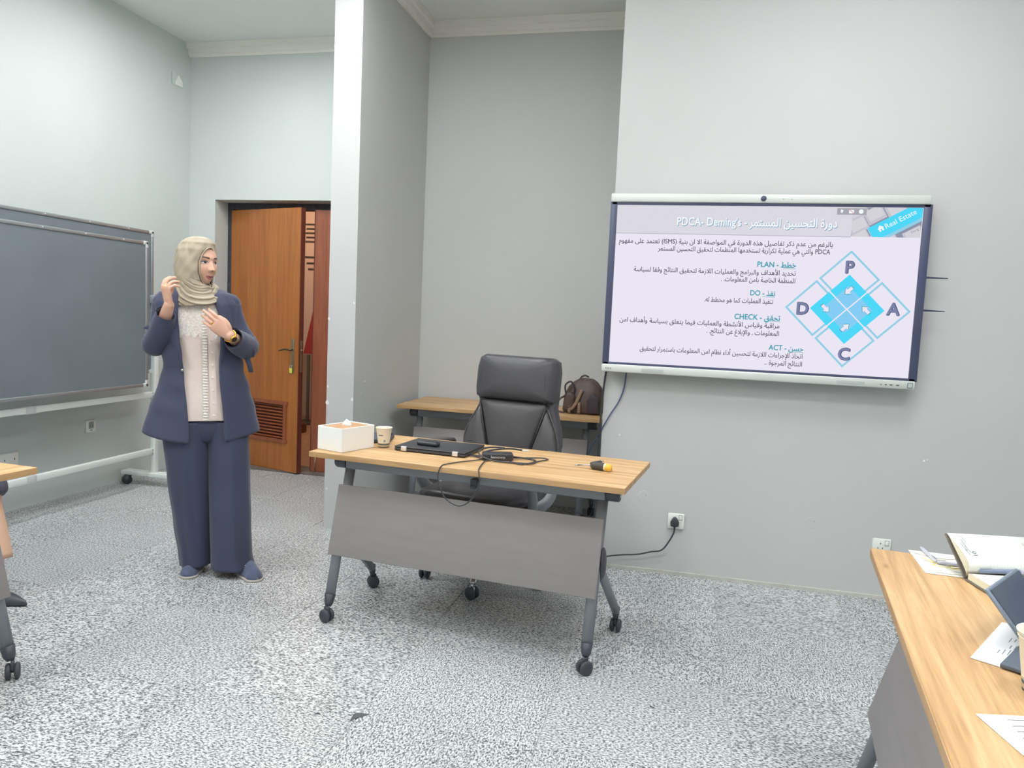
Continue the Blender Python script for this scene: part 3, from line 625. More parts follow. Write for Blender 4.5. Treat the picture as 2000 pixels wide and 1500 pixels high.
rtab = table_copy('oak-topped table at the right edge with notebook and papers', RC, -PI/2+a_r)
a_l = -.06
lx2 = Vector((math.cos(a_l), math.sin(a_l), 0)); ly2 = Vector((-math.sin(a_l), math.cos(a_l), 0))
LC = Vector((-2.28, 2.215, 0)) - lx2*TWID/2 - ly2*TLEN/2
ltab = table_copy('oak-topped table cut off by the left edge', LC, PI/2+a_l)

# ------------------------------------------------------------------ things on the front desk (desk frame)
DM = T(DC.x, DC.y, 0) @ RZ(DR)
def dloc(x, y, z=.7505): return tuple(DM @ Vector((x, y, z)))
tbx = thing('tissue_box', 'white tissue box with a wooden lid on the front desk corner', 'tissue box', dloc(-.609, -.148), DR-.22)
M_BOXW = mat('box_white', '#f4f5f0', .45)
tw, td_, thh = .15, .205, .105
wb = MB()
for s_ in (-1, 1): wb.box((s_*(tw/2-.003), 0, thh/2), (.006, td_, thh), .001, seg=1).box((0, s_*(td_/2-.003), thh/2), (tw-.012, .006, thh), .001, seg=1)
wb.box((0, 0, .003), (tw-.012, td_-.012, .006)); obj('box_body', wb, M_BOXW, tbx)
obj('wooden_lid', bx((0, 0, thh-.008), (tw-.013, td_-.013, .008), .001, seg=1), wood('lid_wood', '#a97e56', '#b98d63', '#c59a70', .5, axis=1, knots=False), tbx)
obj('tissue', MB().loft([[(-.03, -.005, thh-.006), (.0, -.012, thh-.006), (.03, .0, thh-.006), (.02, .012, thh-.006), (-.02, .008, thh-.006)], [(-.018, -.004, thh+.01), (.0, -.01, thh+.012), (.026, .004, thh+.008), (.012, .01, thh+.01), (-.012, .006, thh+.01)], [(.002, -.004, thh+.028), (.006, -.005, thh+.027), (.012, .002, thh+.022), (.008, .004, thh+.022), (.003, .002, thh+.025)]]), mat('tissue_paper', '#fbfbf8', .9), tbx)
M_CUP = mat('cup_paper', '#f1ead6', .6); M_CUPIN = mat('cup_inside', '#ddd8c8', .7); M_CUPB = mat('cup_band', '#565b66', .6)
def cup(label, loc, k=1.0, n_in=1):
    t = thing('paper_cup', label, 'cup', loc, .4, 'cream paper cups')
    obj('cup_wall', MB().lathe([(.0265*k, .018*k), (.0365*k, .088*k), (.038*k, .0895*k), (.0385*k, .091*k), (.038*k, .0925*k), (.036*k, .092*k), (.0345*k, .086*k), (.025*k, .004*k), (.0005, .004*k)], 32), M_CUP, t)
    obj('dark_band', MB().lathe([(.0005, 0), (.0242*k, 0), (.0268*k, .0182*k), (.0262*k, .0185*k)], 32), M_CUPB, t)
    return t
c1 = cup('cream paper cup with grey band beside the tissue box', dloc(-.48, -.034), 1.0)
for k in range(4): obj('printed_mark', MB().box((.0325, 0, .058), (.001, .0045, .004 if k % 2 else .006), M=RZ(-2.25+.17*k)), M_CUPB, c1)
obj('printed_square', MB().box((.0295, 0, .032), (.001, .009, .010), M=RZ(-1.45)), M_GREYLINE, c1)
pw = thing('dark_wallet', 'flat dark navy pouch lying behind the tissue box', 'pouch', dloc(-.59, .12), DR+.35)
obj('pouch_body', bx((0, 0, .011), (.12, .19, .022), .006), mat('navy_leather', '#4a4d5e', .55), pw); obj('strap_button', MB().cyl((.03, .02, .021), (.03, .02, .028), .008, 10).tube([(.03, .02, .026), (.045, .04, .03), (.055, .05, .024)], .004, 6), M_BLACK, pw)
lpt = thing('laptop', 'closed black laptop with silver hinges on the front desk', 'laptop', dloc(-.225, .04), DR+.02)
M_LAP = mat('laptop_black', '#35363b', .45, var=.04)
obj('base', MB().box((0, 0, .0085), (.345, .25, .012), .004), M_LAP, lpt); obj('lid', MB().box((0, .0, .0195), (.345, .25, .007), .003), M_LAP, lpt)
for x in (-.125, .125): obj('hinge', bx((x, -.122, .0135), (.027, .014, .02), .002), mat('hinge_silver', '#d6d6d4', .35, metal=.4), lpt)
obj('rubber_foot', MB().box((-.14, -.1, .0012), (.02, .01, .0024)).box((.14, -.1, .0012), (.02, .01, .0024)).box((-.14, .1, .0012), (.02, .01, .0024)).box((.14, .1, .0012), (.02, .01, .0024)), M_BLACK, lpt)
mc = thing('presentation_clicker', 'small black clicker with white lettering lying on the laptop', 'remote', dloc(-.265, -.004, .7742), DR-.03)
obj('body', bx((0, 0, .0095), (.105, .042, .019), .008, seg=3), mat('clicker_black', '#303136', .35), mc)
lettering('logo', 'SVG', mat('white_print', '#e9eaea', .6), mc, T(.004, -.008, .0193), .044, .014, .02)
ch_ = thing('laptop_charger', 'black power brick with coiled cable and white logo on the desk', 'charger', dloc(.085, -.035), DR+.42)
obj('power_brick', bx((0, 0, .0165), (.135, .058, .033), .008, seg=3), M_LAP, ch_)
lettering('logo', 'lenovo', MATS['white_print'], ch_, T(-.03, -.0296, .011) @ RX(PI/2), .062, .012, .02)
ci = ch_.matrix_basis.inverted()
def dpath(pts): return [ci @ (DM @ Vector(p)) for p in pts]
ch_m = T(*ch_.location) @ RZ(DR+.42); ci = ch_m.inverted()
obj('coiled_cable', MB().tube(smoothpath(dpath([(.13, 0, .765), (.19, .03, .757), (.245, .01, .756), (.25, -.06, .756), (.19, -.085, .756), (.08, -.095, .758), (.01, -.07, .776), (.01, -.01, .79), (.06, .02, .795), (.10, .01, .797)]), 8), .0038, 8).tube(smoothpath(dpath([(.04, -.01, .755), (.02, -.03, .775), (.06, -.02, .79), (.12, .03, .793), (.17, .05, .788)]), 6), .0042, 8), M_CABLE, ch_)
obj('cable_loop', MB().tube(smoothpath(dpath([(.13, .0, .757), (.2, .06, .755), (.255, .09, .755), (.285, .07, .755), (.27, .03, .755), (.23, -.075, .755), (.21, -.1, .755), (.15, -.06, .755)]), 8), .0028, 8), M_CABLE, ch_)
obj('hanging_cable', MB().tube(smoothpath(dpath([(-.055, -.03, .756), (.0, -.05, .755), (.03, -.08, .755), (.005, -.14, .755), (-.03, -.19, .7545), (-.06, -.27, .7545), (-.062, -.296, .753), (-.065, -.312, .74), (-.066, -.318, .70), (-.03, -.325, .63), (.035, -.325, .603), (.09, -.325, .64), (.115, -.32, .70), (.11, -.312, .745), (.10, -.29, .7545), (.08, -.22, .7545), (.06, -.13, .755), (.06, -.08, .757)]), 6), .0026, 8), M_CABLE, ch_)
obj('plug_tip', MB().box((0, 0, 0), (.03, .012, .007), .002, M=ci @ DM @ T(.185, .055, .787) @ RZ(.3)).box((0, 0, 0), (.012, .016, .02), .003, M=ci @ DM @ T(.02, .03, .762)), mat('plug_white', '#dddcd6', .5), ch_)
obj('laptop_plug', MB().tube(dpath([(-.06, -.015, .758), (-.02, -.03, .757), (.03, -.03, .757)]), .0035, 8), M_CABLE, ch_)
sd = thing('screwdriver', 'yellow and black stubby screwdriver lying on the desk right end', 'screwdriver', dloc(.555, -.02), DR-.2)
obj('handle', MB().lathe([(.0005, 0), (.012, 0), (.0165, .006), (.0155, .03), (.017, .052), (.016, .06)], 18, M=T(-.055, 0, .0172) @ RY(PI/2)), mat('grip_black', '#47443f', .6), sd)
obj('handle_ring', MB().lathe([(.016, .06), (.0165, .064), (.016, .068)], 18, M=T(-.055, 0, .0172) @ RY(PI/2)), mat('ring_cream', '#e6d9b5', .5), sd)
obj('handle_end', MB().lathe([(.0165, .068), (.0165, .08), (.013, .09), (.0005, .093)], 18, M=T(-.055, 0, .0172) @ RY(PI/2)), mat('grip_yellow', '#f0bf4a', .4), sd)
obj('shaft', MB().cyl((-.055, 0, .017), (-.12, .0, .0085), .0025, 8).cyl((-.12, 0, .0085), (-.132, 0, .0065), .004, 8, r2=.002), MATS['steel'], sd)
bt = thing('bit_adapter', 'small black adapter lying against the screwdriver', 'adapter', dloc(.505, .045), DR-.7); obj('stub', MB().tube([(0, -.02, .012), (0, .012, .014), (0, .03, .02)], [.011, .012, .008], 12), M_BLACK, bt); obj('stub_tip', MB().cyl((0, .03, .02), (0, .042, .024), .004, 10), M_GREYLINE, bt)

# ------------------------------------------------------------------ executive chair behind the desk
M_LEA = mat('black_leather', '#524f50', .42, spec=.5, var=.05, scale=6, bump=.12, bscale=28); M_LEA2 = mat('dark_leather', '#4a494d', .38, var=.05, scale=6, bump=.1, bscale=30); M_PIPE = mat('leather_seam', '#3c3c42', .5); M_CHROME = mat('chrome', '#c9ccd0', .18, metal=.95); M_GREYP = mat('grey_plastic', '#85878b', .4)
ec = thing('executive_chair', 'high-backed dark leather executive chair behind the front desk', 'chair', (-.955, 3.70, 0), -.27)
PUFF = [(.93, -.05), (1, -.035), (1.0, .0), (.985, .018), (.95, .032), (.86, .043), (.6, .05), (.25, .053)]
def puff(d, e=.05): return [(k, z/.05*d if z > 0 else z/.05*e) for k, z in PUFF]
BK = T(0, .2, .45) @ RX(-.13) @ RX(PI/2)      # back plane: x right, y up along the back, z toward the sitter
sh = MB().pad([(-.22, .02), (.22, .02), (.285, .25), (.275, .33), (.235, .45), (.235, .66), (.22, .70), (-.22, .70), (-.235, .66), (-.235, .45), (-.275, .33), (-.285, .25)], [(.8, -.1), (.95, -.085), (1, -.05), (1, -.01), (.96, .0)], M=BK)
bk = obj('back_shell', sh, M_LEA2, ec)
hr = MB().pad([(-.215, .475), (.215, .475), (.236, .485), (.244, .53), (.244, .65), (.232, .705), (.2, .722), (-.2, .722), (-.232, .705), (-.244, .65), (-.244, .53), (-.236, .485)], puff(.075, .06), M=BK)
h_ = obj('headrest', hr, M_LEA2, ec)
cp = MB().pad([(-.115, .155), (.115, .155), (.205, .455), (.195, .472), (-.195, .472), (-.205, .455)], puff(.05), M=BK); obj('center_panel', cp, M_LEA, ec)
lb = MB().pad([(-.12, .02), (.12, .02), (.115, .152), (-.115, .152)], puff(.055), M=BK); obj('lumbar_panel', lb, M_LEA, ec)
for sx in (-1, 1):
    wp = [(sx*.122, .02), (sx*.2, .03), (sx*.255, .08), (sx*.29, .23), (sx*.265, .33), (sx*.205, .44), (sx*.118, .155)]
    wg = obj('wing_panel', MB().pad(wp if sx > 0 else wp[::-1], puff(.05), M=BK), M_LEA, ec)
    obj('piping', MB().tube(smoothpath([BK @ Vector((x, y, .018)) for x, y in [(sx*.258, .08), (sx*.292, .23), (sx*.268, .33), (sx*.208, .445)]]), .0055, 8), M_LEA, wg)
    obj('seam', MB().tube([BK @ Vector((sx*.118, .155, .035)), BK @ Vector((sx*.204, .45, .035))], .0028, 6), M_PIPE, wg)
    obj('headrest_seam', MB().tube(smoothpath([BK @ Vector((sx*.2, .47, .05)), BK @ Vector((sx*.2, .56, .066)), BK @ Vector((sx*.196, .66, .06)), BK @ Vector((sx*.19, .71, .035))]), .0022, 6), M_PIPE, h_)
seat = MB().pad([(-.2, -.3), (.2, -.3), (.26, -.26), (.275, -.1), (.26, .18), (.2, .22), (-.2, .22), (-.26, .18), (-.275, -.1), (-.26, -.26)], [(.88, .37), (.97, .375), (1.0, .4), (1.0, .44), (.985, .47), (.94, .49), (.82, .502), (.5, .505), (.2, .505)])
st = obj('seat_cushion', seat, M_LEA2, ec)
obj('seat_piping', MB().tube(smoothpath([(-.272, -.05, .447), (-.262, -.255, .447), (-.2, -.298, .447), (0, -.303, .447), (.2, -.298, .447), (.262, -.255, .447), (.272, -.05, .447)]), .006, 8), M_LEA, st)
for sx in (-1, 1):
    ap = MB().pad([(-.035, -.2), (.035, -.2), (.042, 0), (.038, .12), (-.038, .12), (-.042, 0)], [(.8, -.02), (1, -.012), (1, .01), (.9, .022), (.5, .026)], M=T(sx*.325, .0, .685) @ RX(-.06))
    a_ = obj('armrest', ap, M_LEA, ec)
    obj('arm_loop', MB().tube(smoothpath([(sx*.325, .1, .675), (sx*.335, .12, .56), (sx*.325, .07, .46), (sx*.29, .0, .415), (sx*.2, .0, .385)]), [.016, .02, .024, .024, .02], 12, flat=1.5).tube(smoothpath([(sx*.325, -.16, .672), (sx*.335, -.17, .58), (sx*.325, -.12, .48), (sx*.29, -.05, .42)]), [.016, .02, .022, .024], 12, flat=1.5), M_GREYP, a_)
obj('mechanism', MB().box((0, .0, .355), (.2, .26, .05), .01), M_CAP, ec)
obj('gas_column', MB().cyl((0, 0, .1), (0, 0, .34), .026, 18).cyl((0, 0, .09), (0, 0, .22), .034, 18), M_CHROME, ec)
for k in range(5):
    a = 2*PI*k/5 - PI/2 + .34; dx, dy = math.cos(a), math.sin(a)
    lg = obj('base_leg', MB().tube([(dx*.03, dy*.03, .125), (dx*.18, dy*.18, .105), (dx*.315, dy*.315, .078)], [.03, .024, .017], 12, flat=.7, up=(0, 0, 1)), M_CHROME, ec)
    W = T(dx*.315, dy*.315, .031) @ RZ(a+1.1); w_ = MB()
    for s_ in (-1, 1): w_.lathe([(.0005, -.01), (.022, -.01), (.029, -.006), (.031, 0), (.029, .006), (.022, .01), (.0005, .01)], 20, M=W @ T(0, s_*.016, 0) @ RX(PI/2))
    cs = obj('caster', w_, M_WHEEL, lg); obj('caster_stem', MB().cyl((0, 0, .02), (0, 0, .05), .008, 10, M=W).box((0, 0, .018), (.034, .012, .03), .005, M=W), M_CHROME, cs)

# ------------------------------------------------------------------ handbag on the niche table
M_BAG = mat('bag_leather', '#54443f', .5, var=.25, scale=14, bump=.4, bscale=22); M_BAGS = mat('bag_strap', '#8d7460', .5); M_BAGD = mat('bag_dark', '#3f353c', .55, var=.15)
bg = thing('handbag', 'slouchy brown leather handbag on the niche table', 'handbag', (-.645, 4.98, .7505), -.1)
rings = []
for z, w_, d_, ox in ((.0, .125, .065, 0), (.02, .135, .075, 0), (.07, .138, .078, 0), (.13, .13, .07, .003), (.18, .11, .052, .008), (.215, .08, .032, .014), (.235, .05, .016, .018), (.24, .03, .006, .02)):
    rings.append([(ox + w_*math.copysign(abs(math.cos(a))**.7, math.cos(a)) + .004*math.sin(5*a+z*40), d_*math.copysign(abs(math.sin(a))**.7, math.sin(a)) + .004*math.sin(7*a+z*60), z) for a in [2*PI*k/40 for k in range(40)]])
obj('bag_body', MB().loft(rings), M_BAG, bg)
obj('side_pocket', MB().pad([(-.03, .02), (.04, .02), (.045, .12), (.02, .15), (-.02, .14)], puff(.03, .02), M=T(-.085, -.062, 0) @ RX(PI/2)), M_BAG, bg)
obj('end_panel', MB().pad([(.0, .01), (.085, .01), (.08, .12), (.04, .15), (.0, .1)], puff(.016, .02), M=T(.04, -.066, 0) @ RX(PI/2)), M_BAGD, bg)
obj('handle', MB().tube(smoothpath([(-.07, -.07, .06), (-.1, -.085, .13), (-.11, -.08, .19), (-.075, -.07, .215), (-.05, -.068, .17), (-.06, -.072, .1)]), .006, 8), M_BAGD, bg)
obj('handle', MB().tube(smoothpath([(-.05, .04, .17), (-.04, .04, .23), (-.01, .04, .255), (.02, .04, .245)]), .006, 8), M_BAG, bg)
obj('shoulder_strap', MB().tube(smoothpath([(-.11, -.06, .12), (-.15, -.07, .09), (-.165, -.075, .04), (-.15, -.08, .012), (-.11, -.085, .008)]), .007, 8, flat=.5), M_BAG, bg)
obj('front_strap', MB().tube(smoothpath([(.005, -.075, .165), (-.012, -.085, .12), (-.03, -.09, .075), (-.05, -.09, .045), (-.07, -.088, .03)]), .011, 8, flat=.3, up=(0, 1, 0)), M_BAGS, bg)
for x in (-.075, -.008):
    s_ = obj('studded_tab', bx((x, -.086, .045), (.02, .006, .075), .002), M_BAGS, bg)
    for k in range(4): obj('stud', MB().ball((x, -.09, .02+.016*k), .0035, 8), MATS['steel'], s_)

# ------------------------------------------------------------------ things on the right table
M_PAPER = mat('paper_white', '#f2f3f4', .8); M_INK = mat('ink_grey', '#8b8f96', .8); M_CREAM = mat('page_cream', '#ece8cf', .8); M_PAGE = mat('page_white', '#eef1ea', .8)
TZ0 = .7508
def sheet(name, label, pts, th=.0012, z=TZ0, m=M_PAPER, group=None):
    c = Vector((sum(p[0] for p in pts)/len(pts), sum(p[1] for p in pts)/len(pts), z))
    t = thing(name, label, 'paper', c, 0, group); obj('page', MB().prism([(p[0]-c.x, p[1]-c.y) for p in pts], 0, th), m, t); return t
# sheet corners are real positions on the table top (metres)
s_a = sheet('paper_sheet', 'printed white sheet half under the tablet', [(.7206, 1.7963), (.5812, 1.5688), (.7405, 1.4713), (.8799, 1.6988)], group='loose sheets on the right table')
AS = RZ(math.radians(58.5))
for k, (u_, v_, l_) in enumerate(((-.055, .062, .022), (-.05, .054, .03), (-.045, .046, .034), (-.01, .05, .02), (-.008, .042, .026), (.03, .058, .028), (.035, .05, .018))):
    obj('printed_line', MB().box((u_, v_, .0014), (l_, .0016, .0004), M=AS), M_INK, s_a)
s_b = sheet('paper_sheet', 'white handwritten sheet at the lower right corner', [(.5087, 1.3294), (.5341, 1.2150), (.74, 1.2607), (.7146, 1.3751)], group='loose sheets on the right table')
rnd = random.Random(4)
for k in range(4):
    y = .03-.02*k; p = [(-.07+.012*i, y+.003*rnd.uniform(-1, 1)+.002*i, .0016) for i in range(9-k)]
    obj('pen_stroke', MB().tube(smoothpath(p, 3), .0007, 4), M_INK, s_b)
s_c = sheet('paper_sheet', 'cream sheet with yellow scribbles under the pens', [(.6711, 2.322), (.6552, 2.1089), (.80, 2.1), (.816, 2.3131)], m=mat('paper_cream', '#efece0', .8), group='loose sheets on the right table')
M_YEL = mat('highlighter', '#e5d56a', .7); M_OLIVE = mat('olive_ink', '#8f8a6a', .7)
for k, (m_, pts) in enumerate([(M_YEL, [(-.05, .04), (-.02, .0), (-.04, -.02), (.0, -.03), (.02, .02), (-.03, .02)]), (M_YEL, [(-.04, .0), (.0, .01), (.03, -.02), (.0, -.04), (.04, -.04)]), (M_OLIVE, [(-.055, .08), (-.02, .055), (.02, .05), (.05, .065)]), (M_OLIVE, [(-.05, .02), (-.01, -.02), (.03, -.01)]), (M_OLIVE, [(-.05, -.09), (-.01, -.092), (.03, -.088), (.055, -.09)]), (M_INK, [(-.0, -.065), (.02, -.068)]), (M_INK, [(.035, -.066), (.055, -.068)])]):
    obj('scribble', MB().tube(smoothpath([(x, y, .0013) for x, y in pts], 4), .0016 if m_ is M_YEL else .001, 5), m_, s_c)
M_PENW = mat('pen_silver', '#c9c9d6', .3, metal=.2)
def pen(label, a, b, m, r=.0048):
    a, b = Vector(a), Vector(b); d = b-a; t = thing('pen', label, 'pen', a, 0, 'pens on the right table'); L = d.length; M = Matrix.Rotation(math.atan2(d.y, d.x), 4, 'Z') @ RY(-math.asin(d.z/L))
    obj('barrel', MB().lathe([(.0005, 0), (r*.8, .0), (r, .004), (r, L*.62), (r*1.12, L*.64), (r, L*.8)], 14, M=M @ RY(PI/2)), m, t)
    obj('grip', MB().lathe([(r, L*.8), (r*.9, L*.88), (r*.3, L*.985), (.0004, L)], 14, M=M @ RY(PI/2)), M_PENW, t)
    obj('clip', bx((L*.12, 0, r*1.4), (L*.22, .003, .0014), M=M), MATS['steel'], t); return t
pen('silver ballpoint pen pointing up at the sheet edge', (.712, 2.212, .757), (.708, 2.345, .758), M_PENW)
pen('silver ballpoint pen lying across toward the notebook', (.712, 2.205, .757), (.80, 2.196, .757), M_PENW)
# open diary
nb = thing('open_notebook', 'thick open diary with lined pages on the right table', 'notebook', (.7445, 2.083, TZ0), .18)
nb['label'] = 'thick open diary with lined pages, one half raised'
M_COVER = mat('diary_cover', '#6d675f', .6)
BW, BD = .21, .135     # spine length, page depth
obj('back_cover', bx((BW/2, -BD/2+.0, .002), (BW+.006, BD+.004, .004), .001, seg=1), M_COVER, nb)
obj('page_block', MB().loft([[(x, -.002, .0045), (x, -.002, .018), (x, -.02, .0235), (x, -.05, .0235), (x, -BD+.003, .021), (x, -BD+.003, .0045)] for x in (.002, BW-.002)], smooth=False), M_CREAM, nb)
obj('top_page', MB().loft([[(x, -.002, .0185), (x, -.002, .019), (x, -.02, .0245), (x, -.05, .0245), (x, -BD+.002, .022), (x, -BD+.002, .0215)] for x in (.001, BW-.001)], smooth=False), M_PAGE, nb)
for k in range(5): obj('printed_line', bx((.05+.015*(k % 2), -.035-.018*k, .0252-.0005*k), (.06, .0012, .0004)), M_INK, nb)
tilt = math.radians(38); FM = T(0, .004, .012) @ RX(tilt)
obj('front_cover', bx((BW/2, BD/2, -.008), (BW+.006, BD+.004, .004), .001, seg=1, M=FM), M_COVER, nb)
lf = MB()
for k in range(7):
    h0 = .003+.0045*k
    lf.loft([[(x, .001, -.004), (x, .012, h0*.9), (x, .04, h0*1.05-.001*k), (x, .09, h0*.45-.002), (x, BD, -.0035), (x, BD, -.0041), (x, .09, h0*.45-.003), (x, .04, h0*1.05-.001*k-.001), (x, .012, h0*.9-.001)] for x in (.003, BW-.003)], M=FM)
obj('page_leaves', lf, M_CREAM, nb)['kind'] = 'stuff'
ph = lambda y: .031*1.06 if False else None
obj('raised_page', MB().loft([[(x, .001, -.003), (x, .008, .026), (x, .02, .0325), (x, .04, .030), (x, .075, .020), (x, .105, .008), (x, BD, -.0025), (x, BD, -.003), (x, .105, .0074), (x, .075, .0194), (x, .04, .0294), (x, .02, .0319), (x, .008, .0254)] for x in (.0, BW)], M=FM), M_PAGE, nb)
def pgz(y):
    pts = [(.001, -.003), (.008, .026), (.02, .0325), (.04, .030), (.075, .020), (.105, .008), (BD, -.0025)]
    for (a, b), (c, d) in zip(pts, pts[1:]):
        if a <= y <= c: return b + (d-b)*(y-a)/(c-a)
    return -.002
rul = MB()
for k in range(16):
    x = .055 + .0085*k
    rul.loft([[(x+o, y, pgz(y)+.0003) for o in (-.00035, .00035)] + [(x+.00035, y, pgz(y)), (x-.00035, y, pgz(y))] for y in (.012, .02, .03, .04, .058, .075, .09)], M=FM, smooth=False)
obj('ruled_lines', rul, mat('rule_grey', '#c6ccc6', .8), nb)['kind'] = 'stuff'
sl_ = (pgz(.075)-pgz(.04))/.035
def PG(x, y): return FM @ T(x, y, pgz(y)+.0008) @ RX(math.atan2(sl_, 1))
lettering('page_number', '10', M_INK, nb, PG(.035, .043) @ RZ(PI/2), .016, .011, .01)
for k in range(6): obj('printed_line', bx((0, 0, 0), (.0016, .022+.006*(k % 3), .0005), M=PG(.014+.006*(k % 2)+.01*(k > 3), .055+.01*k) @ RZ(.12)), M_INK, nb)
obj('side_table', bx((0, 0, 0), (.018, .075, .0004), M=PG(BW-.02, .072)), mat('rule_fill', '#d5dad6', .8), nb)
pen('slate-blue capped pen resting in the diary gutter', (.77, 2.075, .7815), (.895, 2.105, .784), mat('pen_slate', '#7c88a0', .4), .0058)
# tablet with keyboard folio
tbd = thing('tablet', 'slate tablet propped up on its folio keyboard beside the paper cups', 'tablet', (.6206, 1.5376, TZ0+.0018), math.radians(55.8))
M_FOL = mat('folio_slate', '#58616d', .5); M_SCR = mat('dark_glass', '#4d5a68', .12, spec=.7)
obj('folio_base', bx((.16, -.065, .004), (.32, .13, .008), .002), M_FOL, tbd)
TM = T(0, -.06, .010) @ RX(math.radians(-28)) ; TM = T(.1, -.022, .0085) @ RX(math.radians(50))
obj('slab', bx((.11, .066, .004), (.22, .132, .009), .004, M=TM), mat('tablet_rim', '#8a97a6', .35, metal=.3), tbd)
obj('glass', bx((.11, .066, .0094), (.208, .12, .001), M=TM), M_SCR, tbd)
for k in range(8): obj('speaker_hole', MB().cyl((-.0008, .03+.004*k, .004), (.0005, .03+.004*k, .004), .001, 6, M=TM), M_SLOT, tbd)
c2 = cup('two nested cream paper cups at the right edge', (.653, 1.452, TZ0+.0003), 1.08)
obj('inner_cup', MB().lathe([(.0385*1.08, .094*1.08), (.039*1.08, .0975*1.08), (.0405*1.08, .0985*1.08), (.041*1.08, .1*1.08), (.0405*1.08, .1015*1.08), (.037*1.08, .1*1.08), (.026, .02), (.0005, .02)], 32), M_CUP, c2)
obj('printed_mark', MB().box((-.0262, -.004, .01), (.001, .006, .006), M=RZ(1.0)), M_PAPER, c2)
for (p, lab, r_, rz) in (((-.99, 2.235), 'larger dark curled scrap on the floor joint', .037, .9), ((-1.135, 2.21), 'small grey scrap beside the larger one', .012, .2), ((-.03, 2.62), 'tiny grey curl of debris near the desk wheel', .013, 2.4)):
    sc_ = thing('floor_scrap', lab, 'scrap', (p[0], p[1], .0), rz, 'scraps on the floor')
    obj('flake', MB().grid(lambda u, v: (r_*(u-.5)*1.9, r_*(v-.5)*(1-abs(u-.5)*1.6)*.9+r_*.5*math.cos(PI*(u-.5)), .0015+.004*(1-(2*v-1)**2)*(1-abs(2*u-1))), 10, 6), mat('scrap_dark', '#54565a', .7), sc_)

# ------------------------------------------------------------------ the presenter
M_SKIN = mat('skin', '#dbac94', .5, var=.04, scale=20); M_NAVY = mat('navy_suiting', '#3b3f58', .7, var=.05, scale=5, sheen=.2, bump=.05, bscale=300); M_HIJ = mat('hijab_beige', '#aa9f8a', .75, var=.06, scale=30, bump=.08, bscale=220, stretch=(1, 1, .4))
M_SATIN = mat('blouse_satin', '#e6d6cb', .45, var=.06, scale=9, bump=.15, bscale=35); M_LACE = mat('blouse_lace', '#efe6de', .6, var=.18, scale=110, bump=.5, bscale=120); M_GOLD = mat('gold', '#d9a84e', .25, metal=.9)
def remesh(mb, voxel, name):
    me = mb.mesh(name); o = bpy.data.objects.new(name, me); COL.objects.link(o)
    md = o.modifiers.new('r', 'REMESH'); md.mode = 'VOXEL'; md.voxel_size = voxel; md.use_smooth_shade = True
    sm = o.modifiers.new('s', 'SMOOTH'); sm.factor = .5; sm.iterations = 1
    dg = bpy.context.evaluated_depsgraph_get(); out = bpy.data.meshes.new_from_object(o.evaluated_get(dg)); bpy.data.objects.remove(o); out.name = name
    out.polygons.foreach_set('use_smooth', [True]*len(out.polygons)); return out
def limb(mb, pts, rad, n=16, flat=1.0):
    P = smoothpath(pts, 5); mb.tube(P, rad, n, flat=flat); mb.ball(P[0], rad[0]*.98, 12); mb.ball(P[-1], rad[-1]*.98, 12)
def itab(tab, z):
    if z >= tab[0][0]: return tab[0][1:]
    for a, b in zip(tab, tab[1:]):
        if z >= b[0]:
            t = (a[0]-z)/(a[0]-b[0]); t = t*t*(3-2*t)*.5 + t*.5; return tuple(p+(q-p)*t for p, q in zip(a[1:], b[1:]))
    return tab[-1][1:]
def hand(mb, wrist, f, n, s, bends, lens=(.068, .076, .071, .055), thumb=((.03, .03, 0), (.052, .045, -.008), (.078, .05, -.012)), spread=(.06, .02, -.03, -.09)):
    w = Vector(wrist); f = Vector(f).normalized(); n = Vector(n); n = (n - f*n.dot(f)).normalized(); s = Vector(s); s = (s - f*s.dot(f) - n*s.dot(n)).normalized()
    rg = []
    for l, hw, ht in ((-.01, .024, .0185), (.012, .027, .0165), (.035, .034, .0155), (.06, .0375, .0135), (.08, .038, .012), (.092, .033, .009)):
        rg.append([w + f*l + s*(hw*math.cos(a)) + n*(ht*math.sin(a)) for a in [2*PI*k/20 for k in range(20)]])
    mb.loft(rg); tips = []
    for i, off in enumerate((.0285, .0098, -.0092, -.027)):
        p = w + f*(.082 - .004*abs(i-1)) + s*off; b = 0; P = [w + f*.06 + s*off*.95, p]
        for k, fr in enumerate((.45, .31, .24)):
            b += bends[i][k]; d = (f*math.cos(b) - n*math.sin(b) + s*spread[i]*(1 if k == 0 else .5)).normalized(); p = p + d*lens[i]*fr; P.append(p)
        r = (.0084, .0086, .0082, .0072)[i]; limb(mb, P, [r*1.05, r*1.05, r, r*.92, r*.78], 12); tips.append((P[2], P[1], r))
    limb(mb, [w + f*a + s*b + n*c for a, b, c in ((.008, .012, -.004),) + tuple(thumb)], [.013, .0125, .0105, .0082], 12)
    return tips
WX, WY, WR_ = -2.235, 3.32, math.radians(33.95)
wo = thing('person', 'standing woman in beige headscarf and navy trouser suit, gesturing with both hands', 'person', (WX, WY, 0), WR_)
HC = Vector((-.145, .012, 1.572)); FA = math.radians(40); HX_ = Vector((math.cos(FA), math.sin(FA), 0)); HF = Vector((math.sin(FA), -math.cos(FA), 0)); HM = Matrix(((HX_.x, HF.x, 0, HC.x), (HX_.y, HF.y, 0, HC.y), (0, 0, 1, HC.z), (0, 0, 0, 1))) @ RX(-.03)
G = lambda x, m, s: math.exp(-((x-m)/s)**2)
